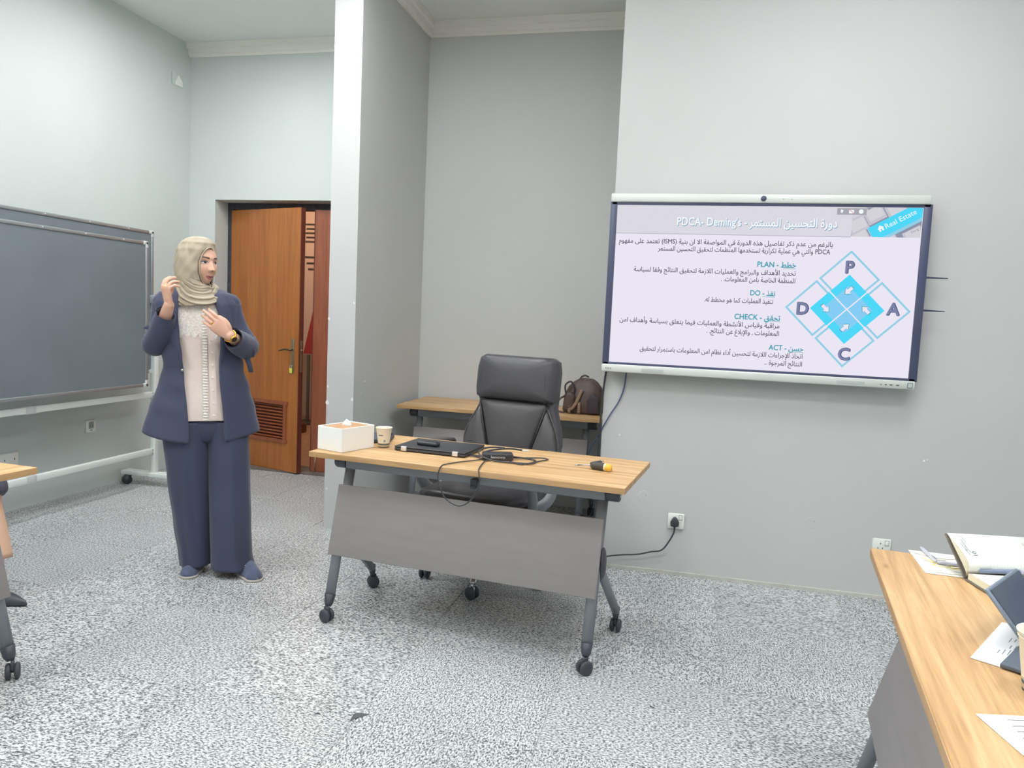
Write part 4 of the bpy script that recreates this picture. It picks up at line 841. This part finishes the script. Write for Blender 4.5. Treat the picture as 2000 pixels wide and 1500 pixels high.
def head_pt(th, ph):
    """th: angle round from the face (0 = front), ph: -pi/2 chin .. pi/2 crown; head frame x, y forward, z"""
    cz = math.sin(ph); cr = math.cos(ph); z = .117*cz
    jaw = max(0, -(z+.015))/.1
    hw = .0745*(1-.24*jaw**1.6); fr = .092*(1-.10*jaw**2) ; bk = .098*(1-.45*jaw**1.2)
    e = abs(cr)**.8; x = hw*math.sin(th)*e; c = math.cos(th); y = (fr if c > 0 else bk)*c*e
    if c > 0:
        k = max(0, c)**.5
        y += k*(-.010*(G(x, .031, .017)+G(x, -.031, .017))*G(z, .006, .013) + .004*G(z, .028, .012) + .008*(G(x, .04, .022)+G(x, -.04, .022))*G(z, -.032, .024) + .008*G(x, 0, .025)*G(z, -.098, .02) + .008*G(x, 0, .026)*G(z, -.064, .016))
        t = (.014-z)/.046; prof = max(0, min(1, t))**1.15 if t < 1 else max(0, 1-(t-1)*4.2)
        y += k*(.028*prof*G(x, 0, .0075+.004*max(0, min(1, t))) + .007*(G(x, .0125, .006)+G(x, -.0125, .006))*G(z, -.029, .008))
    return Vector((x, y, z))
def face_y(x, z):
    ph = math.asin(max(-1, min(1, z/.117))); jaw = max(0, -(z+.015))/.1; hw = .0745*(1-.24*jaw**1.6)*abs(math.cos(ph))**.8
    return head_pt(math.asin(max(-.99, min(.99, x/hw))), ph).y
body = MB()
body.grid(lambda u, v: HM @ head_pt(2*PI*u, -PI/2+.02+(PI-.04)*v), 150, 110, cu=True)
n_ = len(body.v) - 150*110; body.f += [tuple(n_ + i*110 for i in range(150)), tuple(n_ + i*110 + 109 for i in range(149, -1, -1))]; body.sm += [True, True]
limb(body, [(-.152, .035, 1.40), (-.15, .03, 1.45), (-.148, .03, 1.53)], [.062, .055, .052], 20)
TR = [(1.45, -.153, .05, .05, .055), (1.41, -.153, .14, .065, .08), (1.36, -.15, .165, .085, .09), (1.25, -.145, .155, .105, .085), (1.05, -.118, .14, .095, .085), (.92, -.11, .165, .105, .11), (.82, -.11, .165, .1, .11), (.76, -.108, .12, .08, .09)]
def oval(z, cx, a, bf, bb, n=48, cy=.03): return [(cx + a*math.sin(p), cy - (bf if math.cos(p) > 0 else bb)*math.cos(p), z) for p in [2*PI*k/n for k in range(n)]]
body.loft([oval(z, *r) for z, *r in TR])
EL, WLh = Vector((-.335, .012, 1.155)), Vector((-.268, -.15, 1.362)); ER, WRh = Vector((.072, .0, 1.165)), Vector((.0, -.205, 1.228))
limb(body, [(-.285, .03, 1.37), (-.315, .03, 1.26), EL], [.045, .042, .038]); limb(body, [EL, EL.lerp(WLh, .4), WLh], [.038, .036, .024])
limb(body, [(-.015, .03, 1.37), (.035, .03, 1.26), ER], [.045, .042, .038]); limb(body, [ER, ER.lerp(WRh, .4), WRh], [.038, .036, .024])
fL = Vector((-.17, -.14, .96)); tipsL = hand(body, WLh, fL, (-.86, -.5, -.15), (-.45, .88, .1), ((.45, .55, .3), (.62, .6, .35), (.85, .6, .35), (1.05, .6, .4)), thumb=((.03, .026, -.012), (.058, .024, -.035), (.085, .012, -.045)))
fR = Vector((-.75, -.12, .65)); tipsR = hand(body, WRh, fR, (.05, -1, -.05), (.66, 0, .75), ((.12, .3, .2), (.16, .22, .15), (.2, .25, .15), (.22, .3, .2)), thumb=((.032, .03, .0), (.06, .04, -.006), (.092, .036, -.012)), spread=(.03, .005, -.02, -.045), lens=(.074, .083, .078, .062))
for sx, hip, knee, ank, toe in ((-1, (-.2, .03, .8), (-.19, .03, .45), (-.155, .09, .08), (-.16, .02, .026)), (1, (-.01, .03, .8), (.01, .02, .45), (.075, -.02, .08), (.1, -.09, .026))):
    limb(body, [hip, knee], [.085, .055]); limb(body, [knee, Vector(knee).lerp(Vector(ank), .35), ank], [.055, .053, .034]); limb(body, [ank, (ank[0], ank[1], .045), toe], [.032, .03, .014])
bo = obj('body', remesh(body, .0029, 'body'), M_SKIN, wo)
# face details that lie on the skin
M_BROW = mat('brow_brown', '#5c443c', .7); M_LIP = mat('lip_rose', '#b56a6c', .45); M_EYEW = mat('eye_white', '#e4dedb', .3); M_IRIS = mat('iris_dark', '#2f2523', .25); M_LASH = mat('lash_dark', '#44383a', .6); M_LID = mat('eyelid_mauve', '#a98a86', .6)  # the lids get a darker mauve than the skin
def patch(name, fn, m, nu=16, nv=6, off=.001, h=.0):
    return obj(name, MB().grid(lambda u, v: HM @ Vector((fn(u, v)[0], face_y(*fn(u, v)) + off + h*math.sin(PI*v)*math.sin(PI*min(1, max(0, u))), fn(u, v)[1])), nu, nv), m, bo)
for s_ in (-1, 1):
    patch('eyebrow', lambda u, v: (s_*(.013+.037*u), .0255+.0075*math.sin(PI*.62*u)-.004*u+(v-.5)*.0085*(1-.5*u)), M_BROW, 14, 4, .0016)
    patch('eyelid', lambda u, v: (s_*(.0155+.031*u), .0075+.0085*math.sin(PI*u)*v+.001), M_LID, 14, 4, .0012)
    e_ = patch('eye', lambda u, v: (s_*(.0165+.028*u), .0045+(v-.5)*.0098*math.sin(PI*u)**.8), M_EYEW, 16, 6, .0022)
    patch('iris', lambda u, v: (s_*.031 + .0035 + .0056*v*math.cos(2*PI*u), .0048+.0050*v*math.sin(2*PI*u)), M_IRIS, 18, 4, .003)
    patch('lash_line', lambda u, v: (s_*(.0155+.032*u), .0045+.0052*math.sin(PI*u)**.8+(v-.5)*.0022*(.6+.8*u)), M_LASH, 14, 3, .0034)
patch('lips', lambda u, v: (-.0235+.047*u, -.0638+.005*(2*u-1)**2+(.0068*math.sin(PI*u)**.7*(1-.22*G(u, .5, .12)))*v), M_LIP, 20, 6, .001, .0035)
patch('lips', lambda u, v: (-.0235+.047*u, -.0660+.0065*(2*u-1)**2-(.0082*math.sin(PI*u)**.75)*v), M_LIP, 20, 6, .001, .004)
patch('mouth_gap', lambda u, v: (-.017+.034*u, -.0649+.005*(2*u-1)**2+(v-.5)*.004*math.sin(PI*u)), M_IRIS, 14, 3, .0016)
patch('nostril', lambda u, v: (.0075+.003*v*math.cos(2*PI*u), -.0335+.0016*v*math.sin(2*PI*u)), M_LASH, 10, 3, .0008); patch('nostril', lambda u, v: (-.0075+.003*v*math.cos(2*PI*u), -.0335+.0016*v*math.sin(2*PI*u)), M_LASH, 10, 3, .0008)

# headscarf: rings from the crown down to the chest, with the face left open
HT = [(1.704, .003, .003, .003), (1.701, .03, .032, .036), (1.69, .056, .062, .07), (1.668, .077, .087, .094), (1.632, .092, .1, .109), (1.59, .1, .104, .115), (1.55, .103, .102, .115), (1.51, .103, .096, .112), (1.475, .101, .09, .105), (1.45, .104, .09, .104), (1.425, .114, .106, .11), (1.40, .126, .13, .118), (1.37, .13, .142, .112)]
def zb(ft): return 1.366 + .075*(1-math.cos(ft))/2 + .018*math.sin(ft)
def hood_r(ph, zt):
    wx, df, db = itab(HT, zt); c, s_ = math.cos(ph), math.sin(ph)
    if s_ > 0 and zt > 1.44: wx = wx*(1-.2*min(1, (zt-1.44)/.04)*(1 if zt < 1.6 else max(0, 1-(zt-1.6)/.09)))
    return 1/math.sqrt((s_/wx)**2 + (c/(df if c > 0 else db))**2)
OPW, OPH, OPZ = .06, .094, -.016
def rim_e(p): return (p.x/OPW)**2 + ((p.z-OPZ)/OPH)**2
def hij(u, v, fold=True):
    ph = 2*PI*u; ft = ph + FA                       # ph from the face, ft from the chest
    w = v**1.0; zt = 1.704 + (zb(ft)-1.704)*(w*.93 + .07*w*w)
    if v < .12: zt = 1.704 - (1.704-(1.704+(zb(ft)-1.704)*(.12*.93+.07*.0144)))*(v/.12)**2
    r = hood_r(ph, zt); c, s_ = math.cos(ph), math.sin(ph)
    low = max(0, min(1, (1.50-zt)/.06)); fr = max(0, math.cos(max(-1.6, min(1.6, ((ft+PI) % (2*PI) - PI - .1)*1.15))))**.8
    lvl = zt - .085*(1-math.cos(ft-.25)) + .008*math.sin(2.3*ft)
    r += low*fr*(.0075*abs(math.sin(lvl*PI/.024)) + .0022*math.sin(lvl*2*PI/.013+1.2*ft))
    r += (1-low)*(.0016*math.sin(6*ph + zt*62) + .001*math.sin(13*ph-zt*90))*min(1, v*6)
    pe = -1.5 + .8*max(0, min(1, (1.70-zt)/.25)); pw = (ph+PI) % (2*PI) - PI
    r += .006/(1+math.exp(max(-40, min(40, (pw-pe)*42))))*min(1, v*5)*(1-low*.7)
    mix = max(0, min(1, (1.47-zt)/.07)); ctr = Vector((HC.x, HC.y, 0)).lerp(Vector((-.148, .03, 0)), mix)
    d = HX_*s_ + HF*c
    q_ = HMI @ Vector((ctr.x+d.x*r, ctr.y+d.y*r, zt)); e = rim_e(q_)
    if q_.y > 0 and e < 2.6:
        k = (1-max(0, (e-1)/1.6))*(0 if zt < 1.455 else 1 if zt > 1.475 else (zt-1.455)/.02)
        r -= (.013 + .016*max(0, min(1, q_.x/.055)) + .012*max(0, min(1, (-.045-q_.z)/.05)))*k
    return Vector((ctr.x+d.x*r, ctr.y+d.y*r, zt))
HMI = HM.inverted()
NU, NV = 200, 120; hv = {}
def inside(i, j):
    n = 0
    for a, b in ((i, j), ((i+1) % NU, j), (i, j+1), ((i+1) % NU, j+1)):
        if (a, b) not in hv:
            p = HMI @ hij(a/NU, b/(NV-1)); hv[(a, b)] = p.y > 0 and rim_e(p) < 1
        n += hv[(a, b)]
    return n < 2
hb = MB().grid(hij, NU, NV, cu=True, keep=inside)
rim = []
for k in range(80):
    a = 2*PI*k/80; x, z = OPW*math.cos(a), OPZ+OPH*math.sin(a); zw = HC.z + z
    lo_, hi_ = -1.4, 1.4
    for _ in range(30):
        m_ = (lo_+hi_)/2
        if hood_r(m_, zw)*math.sin(m_) < x: lo_ = m_
        else: hi_ = m_
    r = hood_r(lo_, zw); kk = 0 if zw < 1.455 else 1 if zw > 1.475 else (zw-1.455)/.02
    r -= (.012 + .016*max(0, min(1, x/.055)) + .012*max(0, min(1, (-.045-z)/.05)))*kk
    rim.append(HM @ Vector((r*math.sin(lo_), r*math.cos(lo_), z)))
hb.tube(rim, .0036, 8, closed=True)
ho = obj('headscarf', hb, M_HIJ, wo); sd_ = ho.modifiers.new('thickness', 'SOLIDIFY'); sd_.thickness = .0025; sd_.offset = -1

# blazer
BT = [(1.462, -.154, .07, .052, .07), (1.44, -.154, .125, .075, .095), (1.418, -.153, .175, .098, .107), (1.37, -.152, .196, .118, .115), (1.28, -.148, .186, .137, .115), (1.18, -.135, .18, .142, .112), (1.05, -.118, .184, .132, .112), (.95, -.118, .213, .138, .125), (.85, -.122, .245, .146, .138), (.735, -.127, .272, .156, .15)]
OL = [(1.47, -.215), (1.40, -.232), (1.30, -.232), (1.233, -.226), (1.05, -.207), (.80, -.182), (.68, -.178)]
ORr = [(1.47, -.08), (1.40, -.072), (1.30, -.045), (1.233, -.040), (1.05, -.048), (.80, -.022), (.68, -.010)]
def bl_pt(t, z, off=0.0, ps=None):
    cx, a, bf, bb = itab(BT, z); xl, xr = itab(OL, z)[0], itab(ORr, z)[0]
    if ps is None:
        pl_ = math.asin(max(-.97, min(.97, (xl-cx)/a))); pr_ = math.asin(max(-.97, min(.97, (xr-cx)/a))); ps = pl_ + (-(2*PI-pr_)-pl_)*t
    lo = max(0, (.98-z)/.25); a = a*(1+lo*.012*math.sin(5*ps+.6)) + off; bf, bb = bf*(1+lo*.03*math.sin(6*ps)) + off, bb*(1+lo*.03*math.sin(6*ps)) + off
    c = math.cos(ps); zz = z - lo*.045*max(0, c)**2
    rip = .0022*math.sin(z*55+3*ps)*(1 if .95 < z < 1.25 else .3)
    return Vector((cx + (a+rip)*math.sin(ps), .03 - ((bf if c > 0 else bb)+rip)*c, zz))
blz = MB().grid(lambda u, v: bl_pt(u, 1.462+(.735-1.462)*v), 90, 70)
SLL = [(-.303, .03, 1.372), (-.306, .034, 1.31), (-.32, .034, 1.23), EL + Vector((-.006, .01, .012)), EL.lerp(WLh, .3), EL.lerp(WLh, .62), EL.lerp(WLh, .78)]
SLR = [(-.0, .03, 1.378), (.008, .034, 1.32), (.036, .034, 1.24), ER + Vector((.004, .012, .005)), ER.lerp(WRh, .3), ER.lerp(WRh, .6), ER.lerp(WRh, .8)]
blo = obj('blazer', blz, M_NAVY, wo); sd2 = blo.modifiers.new('thickness', 'SOLIDIFY'); sd2.thickness = .004; sd2.offset = 1
for pts, rr_ in ((SLL, [.054, .055, .058, .062, .058, .052, .044]), (SLR, [.054, .057, .06, .066, .062, .055, .046])):
    P = smoothpath(pts, 7); R_ = lerp_list(rr_, len(P)); vs = MB()
    vs.tube(P, R_, 26, caps=False); vs.ball(P[0], R_[0]*.97, 16)
    so_ = obj('sleeve', vs, M_NAVY, blo); m_ = so_.modifiers.new('thickness', 'SOLIDIFY'); m_.thickness = .003; m_.offset = -1
    d = (P[-1]-P[-4]).normalized(); obj('cuff', MB().tube([P[-1]-d*.03, P[-1]-d*.012, P[-1]+d*.006], [r for r in (rr_[-1]*1.07, rr_[-1]*1.1, rr_[-1]*1.06)], 26, caps=False), M_NAVY, so_)
obj('cuff_tie', MB().loft([[Vector((.082, -.04, 1.115))+Vector((dx, dy, 0)) for dx, dy in ((-.014, 0), (.014, 0), (.014, .004), (-.014, .004))], [Vector((.094, -.045, 1.075))+Vector((dx, dy, 0)) for dx, dy in ((-.011, 0), (.014, 0), (.014, .004), (-.011, .004))], [Vector((.106, -.045, 1.04))+Vector((dx, dy, 0)) for dx, dy in ((-.014, -.0), (.008, 0.0), (.008, .003), (-.014, .003))]]).tube(smoothpath([(.11, -.03, 1.12), (.115, -.05, 1.15), (.095, -.075, 1.19)]), [.012, .016, .008], 10, flat=.5), M_NAVY, blo)
obj('cuff_tie', MB().tube(smoothpath([(-.388, -.045, 1.243), (-.362, -.06, 1.25), (-.33, -.085, 1.252), (-.305, -.1, 1.265)]), [.002, .012, .014, .01], 10, flat=.4, up=(0, 1, 0)).tube(smoothpath([(-.345, -.075, 1.25), (-.325, -.09, 1.275), (-.318, -.1, 1.285)]), [.012, .012, .004], 8), M_NAVY, blo)
for s_ in (0, 1):       # lapels
    def lap(u, v, s_=s_):
        z = 1.425 + (1.075-1.425)*v; cx, a, bf, bb = itab(BT, z); x = itab(OL if s_ == 0 else ORr, z)[0]; p0 = math.asin(max(-.97, min(.97, (x-cx)/a))); wd = (.36*math.sin(PI*min(1, v*.9+.18))**.8+.02)*u
        return bl_pt(0, z, .006+.004*math.sin(PI*u), p0 + (-wd if s_ == 0 else wd))
    obj('lapel', MB().grid(lap, 10, 30), M_NAVY, blo)
obj('button', MB().lathe([(.0005, .003), (.006, .002), (.0065, 0)], 14, M=T(-.212, -.098, 1.05) @ RX(PI/2)), MATS['steel'], blo)
# blouse
def bz_pt(u, z, off=0):
    cx, a, bf, bb = itab(BT, z); ps = -PI + 2*PI*u; c = math.cos(ps); k = .02
    rip = .003*math.sin(9*ps+z*14)*(1 if z < 1.2 else .3) + (.004*math.sin(16*ps) if z < .84 else 0)
    a2, bf2 = a-k, bf-k
    if z < .98: w = (.98-z)/.18; a2 = a2*(1-w)+.2*w; bf2 = bf2*(1-w)+.128*w
    return Vector((cx + (a2+rip)*math.sin(ps), .03 - ((bf2 if c > 0 else bb-k)+rip+off)*c, z))
bs = obj('blouse', MB().grid(lambda u, v: bz_pt(u, 1.44+(.80-1.44)*v), 80, 60, cu=True), M_SATIN, wo)
def fx(x, z, off=.0):     # point on the front of the blouse at x
    cx, a, bf, bb = itab(BT, z); a2, bf2 = a-.02, bf-.02
    if z < .98: w = (.98-z)/.18; a2 = a2*(1-w)+.2*w; bf2 = bf2*(1-w)+.128*w
    s_ = max(-.95, min(.95, (x-cx)/a2)); return Vector((x, .03-(bf2+off)*math.sqrt(1-s_*s_), z))
obj('lace_yoke', MB().grid(lambda u, v: fx(-.245+.2*u, 1.40+(1.215+.012*math.sin(u*40)-1.40)*v, .0045), 30, 20), M_LACE, bs)
obj('ruffle', MB().grid(lambda u, v: fx(-.128+.022*u+.012*(1.3-v)*0+.012*v, 1.38+(.806-1.38)*v, .007+.005*math.sin(v*260)*(.4+u)), 5, 240), M_LACE, bs)
obj('placket', MB().grid(lambda u, v: fx(-.105+.032*u+.02*v, 1.38+(.804-1.38)*v, .0055), 5, 40), M_SATIN, bs)
for k in range(7):
    z = 1.2-.062*k; obj('button', MB().lathe([(.0005, .0028), (.0045, .003), (.0055, .001), (.0055, 0)], 14, M=T(*fx(-.088+.02*(1.38-z)/.57, z, .006)) @ RX(PI/2)), mat('pearl', '#f1e9e2', .3), bs)
# trousers
LEGS = {-1: [(.95, -.285, -.085, .03, .115), (.75, -.312, -.094, .03, .125), (.5, -.287, -.088, .035, .115), (.25, -.257, -.081, .045, .105), (.1, -.235, -.078, .05, .1), (.035, -.228, -.077, .05, .1)],
        1: [(.95, -.115, .075, .03, .115), (.75, -.102, .098, .03, .125), (.5, -.094, .108, .01, .115), (.25, -.086, .116, -.015, .11), (.1, -.08, .122, -.03, .105), (.03, -.078, .138, -.035, .11)]}
tr = MB()
for sx in (-1, 1):
    def leg(u, v, sx=sx):
        z = .79+((.045 if sx < 0 else .04)-.79)*v; x0, x1, cy, d = itab(LEGS[sx], z); ps = 2*PI*u; c, s_ = math.cos(ps), math.sin(ps); e = .85
        rip = 1+.02*math.sin(6*ps+sx)*v + .012*math.sin(9*ps+z*8)*v
        cr = .008*G((ps if ps < PI else ps-2*PI), .1*sx, .14)
        return Vector(((x0+x1)/2 + (x1-x0)/2*math.copysign(abs(s_)**e, s_)*(1 if abs(s_) > .9 else rip), cy - (d*rip+cr)*math.copysign(abs(c)**e, c), z))
    tr.grid(leg, 72, 60, cu=True)
tr.loft([oval(z, -.106, a, b, b+.01) for z, a, b in ((1.0, .15, .08), (.9, .172, .095), (.82, .19, .108), (.76, .195, .116), (.70, .15, .1), (.67, .05, .04))])
tro = obj('trousers', tr, M_NAVY, wo); m_ = tro.modifiers.new('thickness', 'SOLIDIFY'); m_.thickness = .003; m_.offset = -1
# shoes
M_SUEDE = mat('suede_blue', '#4f5871', .8, var=.08, scale=40, sheen=.3); M_SOLE = mat('sole_pale', '#b9b3aa', .7)
def shoe(parent, heel, toe, wd=.05):
    h, t_ = Vector((*heel, 0)), Vector((*toe, 0)); L = (t_-h).length; A = math.atan2((t_-h).y, (t_-h).x); M = T(h.x, h.y, 0) @ RZ(A)
    def prof(s): return wd*(.72+.28*math.sin(PI*min(1, s*1.25)-.3 if s < .8 else 1.2)) * (1 if s < .72 else math.sqrt(max(.0, 1-((s-.72)/.28)**2)))*(1 if s > .1 else math.sqrt(max(0.02, 1-((.1-s)/.1)**2)))
    S_ = [0, .01, .03, .06, .1, .2, .3, .4, .5, .6, .7, .78, .85, .9, .94, .97, .99, 1]
    sh_ = obj('shoe', MB().loft([[(s*L, prof(s)*math.cos(a)*(1-.15*max(0, math.sin(a))), .012+max(0, math.sin(a))*((.062 if s < .25 else .07 if s < .55 else .07-.034*((s-.55)/.45)**1.3)*min(1, .45+8*s)*min(1, .35+7*(1-s))) - max(0, -math.sin(a))*.004) for a in [2*PI*k/24 for k in range(24)]] for s in S_], M=M), M_SUEDE, parent)
    obj('sole', MB().loft([[(s*L*1.02-.002, (prof(s)+.003)*math.cos(a), .007+.0065*math.copysign(1, math.sin(a)) if abs(math.sin(a)) > .01 else .007) for a in [2*PI*(k+.5)/20 for k in range(20)]] for s in S_], M=M), M_SOLE, sh_)
    for k in range(5):
        y = (-.024+.012*k); obj('chain_link', MB().torus((.60*L, y, .076-.4*abs(y)), .006, .0018, M=M, n=12, k=6, axis=(.4, 0, 1)), MATS['steel'], sh_)
    return sh_
shoe(wo, (-.145, .17), (-.186, -.082)); shoe(wo, (.062, .03), (.142, -.205))
# watch and rings
wd_ = (Vector(fR).normalized()*.35 + (WRh-ER).normalized()*.65).normalized(); wc_ = WRh - (WRh-ER).normalized()*.008
wt = obj('watch', MB().torus(wc_, .0285, .0045, n=30, k=8, axis=wd_), M_GOLD, wo)
nf = Vector((.12, -1, -.1)); nf = (nf - wd_*nf.dot(wd_)).normalized(); x_, y_ = frame_to(nf); Wm = Matrix(((x_.x, y_.x, nf.x, wc_.x+nf.x*.026), (x_.y, y_.y, nf.y, wc_.y+nf.y*.026), (x_.z, y_.z, nf.z, wc_.z+nf.z*.026), (0, 0, 0, 1)))
obj('watch_case', MB().lathe([(.0005, 0), (.0165, 0), (.0175, .004), (.0165, .0085), (.0135, .009)], 28, M=Wm), M_GOLD, wt); obj('watch_dial', MB().lathe([(.0137, .0085), (.0005, .0088)], 28, M=Wm), M_IRIS, wt)
for tips, i in ((tipsL, 2), (tipsR, 2)):
    b, a, r = tips[i]; rp = a.lerp(b, .45); rg_ = obj('ring', MB().torus(rp, r*1.12, .0018, n=20, k=6, axis=(b-a)), M_GOLD, wo)
    obj('ring_stone', MB().ball(rp + Vector((-.2, -.9, .2)).normalized()*r*1.3, (.0042, .0036, .0042), 10), M_GOLD, rg_)

# ------------------------------------------------------------------ chairs and a seated participant at the picture edges
M_MESH = mat('chair_fabric', '#4a4c56', .75, var=.1, scale=60)
def task_chair(label, loc, rz, fab):
    t = thing('task_chair', label, 'chair', loc, rz, 'task chairs at the side tables')
    obj('seat', MB().pad([(-.22, -.23), (.22, -.23), (.24, .1), (.2, .22), (-.2, .22), (-.24, .1)], [(.9, .41), (1, .42), (1, .455), (.95, .475), (.7, .485), (.3, .487)]), fab, t)
    obj('backrest', MB().pad([(-.19, .0), (.19, .0), (.22, .15), (.2, .40), (.12, .46), (-.12, .46), (-.2, .40), (-.22, .15)], [(.9, -.03), (1, -.02), (1, .005), (.95, .02), (.7, .03), (.3, .032)], M=T(0, .23, .55) @ RX(-.1) @ RX(PI/2)), fab, t)
    obj('back_bar', MB().tube(smoothpath([(0, .12, .40), (0, .24, .42), (0, .275, .52), (0, .28, .66)]), .02, 10, flat=1.6), M_CAP, t)
    for sx in (-1, 1):
        a_ = obj('armrest', bx((sx*.27, .0, .695), (.07, .26, .034), .014), fab, t); obj('arm_post', MB().tube(smoothpath([(sx*.27, .03, .685), (sx*.28, .05, .5), (sx*.24, .05, .42), (sx*.1, .04, .4)]), .014, 10), M_CAP, a_)
    obj('gas_column', MB().cyl((0, 0, .1), (0, 0, .41), .026, 14), M_CAP, t)
    for k in range(5):
        a = 2*PI*k/5+.2; dx, dy = math.cos(a), math.sin(a); l_ = obj('base_leg', MB().tube([(0, 0, .11), (dx*.28, dy*.28, .075)], [.026, .016], 10), M_CAP, t); obj('caster', MB().ball((dx*.29, dy*.29, .028), (.027, .027, .028), 12), M_WHEEL, l_)
    return t
fr_r = a_r
task_chair('blue task chair with one armrest showing beyond the notebook at the right edge', (1.225, 2.46, 0), -PI/2+a_r, mat('chair_blue', '#5d6b8a', .7, var=.1, scale=60))
task_chair('black task chair under the seated participant at the left edge', (-3.41, 2.60, 0), PI/2, M_MESH)
p2 = thing('person', 'seated person at the left edge, only a leg and pointed black shoe in view', 'person', (-3.41, 2.60, 0), PI/2)
b2 = MB()      # local frame: -y is the facing direction (toward the room)
for z_, a_, b_ in (): pass
b2.loft([oval(z, 0, a, bf, bb, cy=.06) for z, a, bf, bb in ((.49, .15, .1, .11), (.56, .17, .12, .12), (.7, .145, .1, .1), (.88, .165, .11, .1), (.99, .17, .09, .09), (1.04, .09, .06, .06), (1.06, .05, .05, .05))])
limb(b2, [(0, .06, 1.03), (0, .05, 1.13)], [.055, .052]); b2.ball((0, .03, 1.22), (.074, .094, .117), 28); b2.ball((0, -.068, 1.2), (.012, .018, .02), 10)
for sx in (-1, 1):
    limb(b2, [(sx*.18, .06, .98), (sx*.215, .04, .84), (sx*.215, .0, .74)], [.048, .042, .037]); limb(b2, [(sx*.215, .0, .74), (sx*.16, -.08, .68), (sx*.1, -.14, .66)], [.036, .033, .024])
    hand(b2, (sx*.098, -.145, .658), (-sx*.35, -.9, -.12), (0, 0, 1), (-sx, -.2, 0), ((.15, .3, .2),)*4)
LG2 = {-1: ((-.09, .05, .52), (-.10, -.36, .53), (-.05, -.30, .12), (-.04, -.35, .05)), 1: ((.09, .05, .52), (.06, -.40, .50), (.035, -.47, .13), (.03, -.50, .05))}
for sx, (h, k, an, ft_) in LG2.items():
    limb(b2, [h, k], [.075, .055]); limb(b2, [k, Vector(k).lerp(Vector(an), .4), an], [.053, .048, .032]); limb(b2, [an, ft_], [.03, .022])
bb2 = obj('body', remesh(b2, .005, 'body'), M_SKIN, p2)
obj('hair', MB().grid(lambda u, v: Vector((.08*math.sin(2*PI*u)*math.sin(PI*.62*v+.02), .035-.1*math.cos(2*PI*u)*math.sin(PI*.62*v+.02)+.02*v, 1.225+.124*math.cos(PI*.62*v+.02))), 32, 16, cu=True, keep=lambda i, j: j < 8 or 7 < i < 25), mat('hair_dark', '#3a322f', .6), bb2)
obj('coat', MB().loft([oval(z, 0, a, bf, bb, cy=.06) for z, a, bf, bb in ((.47, .2, .13, .15), (.58, .2, .145, .145), (.7, .17, .125, .12), (.88, .19, .13, .12), (.99, .195, .11, .11), (1.05, .1, .075, .075), (1.075, .065, .065, .065))], caps=False).tube(smoothpath([(-.18, .06, .985), (-.22, .04, .84), (-.22, .0, .735), (-.165, -.08, .685), (-.115, -.125, .665)]), [.06, .056, .05, .045, .036], 18, caps=False).tube(smoothpath([(.18, .06, .985), (.22, .04, .84), (.22, .0, .735), (.165, -.08, .685), (.115, -.125, .665)]), [.06, .056, .05, .045, .036], 18, caps=False).tube(smoothpath([(.08, .06, .53), (.075, -.2, .54), (.062, -.40, .515), (.055, -.435, .47)]), [.1, .09, .075, .05], 20).tube(smoothpath([(-.08, .06, .53), (-.09, -.2, .545), (-.10, -.36, .545), (-.095, -.39, .5)]), [.1, .09, .075, .05], 20), mat('black_coat', '#4a4a55', .7), p2)
for sx, (h, k, an, ft_) in LG2.items():
    obj('trouser_leg', MB().tube(smoothpath([Vector(k)+Vector((0, .03, .0)), Vector(k).lerp(Vector(an), .5), Vector(an)+Vector((0, -.01, .06))]), [.06, .062, .058], 20), mat('beige_trousers', '#d3ad92', .75), p2)
    L_ = MB().loft([[(ft_[0]+w_*math.cos(a), ft_[1]+.1-s_*.24, .006+max(0, math.sin(a))*h_) for a in [2*PI*i/18 for i in range(18)]] for s_, w_, h_ in ((0, .02, .05), (.03, .03, .058), (.15, .034, .06), (.4, .038, .055), (.65, .036, .042), (.85, .022, .028), (.97, .008, .016), (1.0, .002, .01))])
    obj('shoe', L_, mat('shoe_black', '#3d4149', .4), p2)
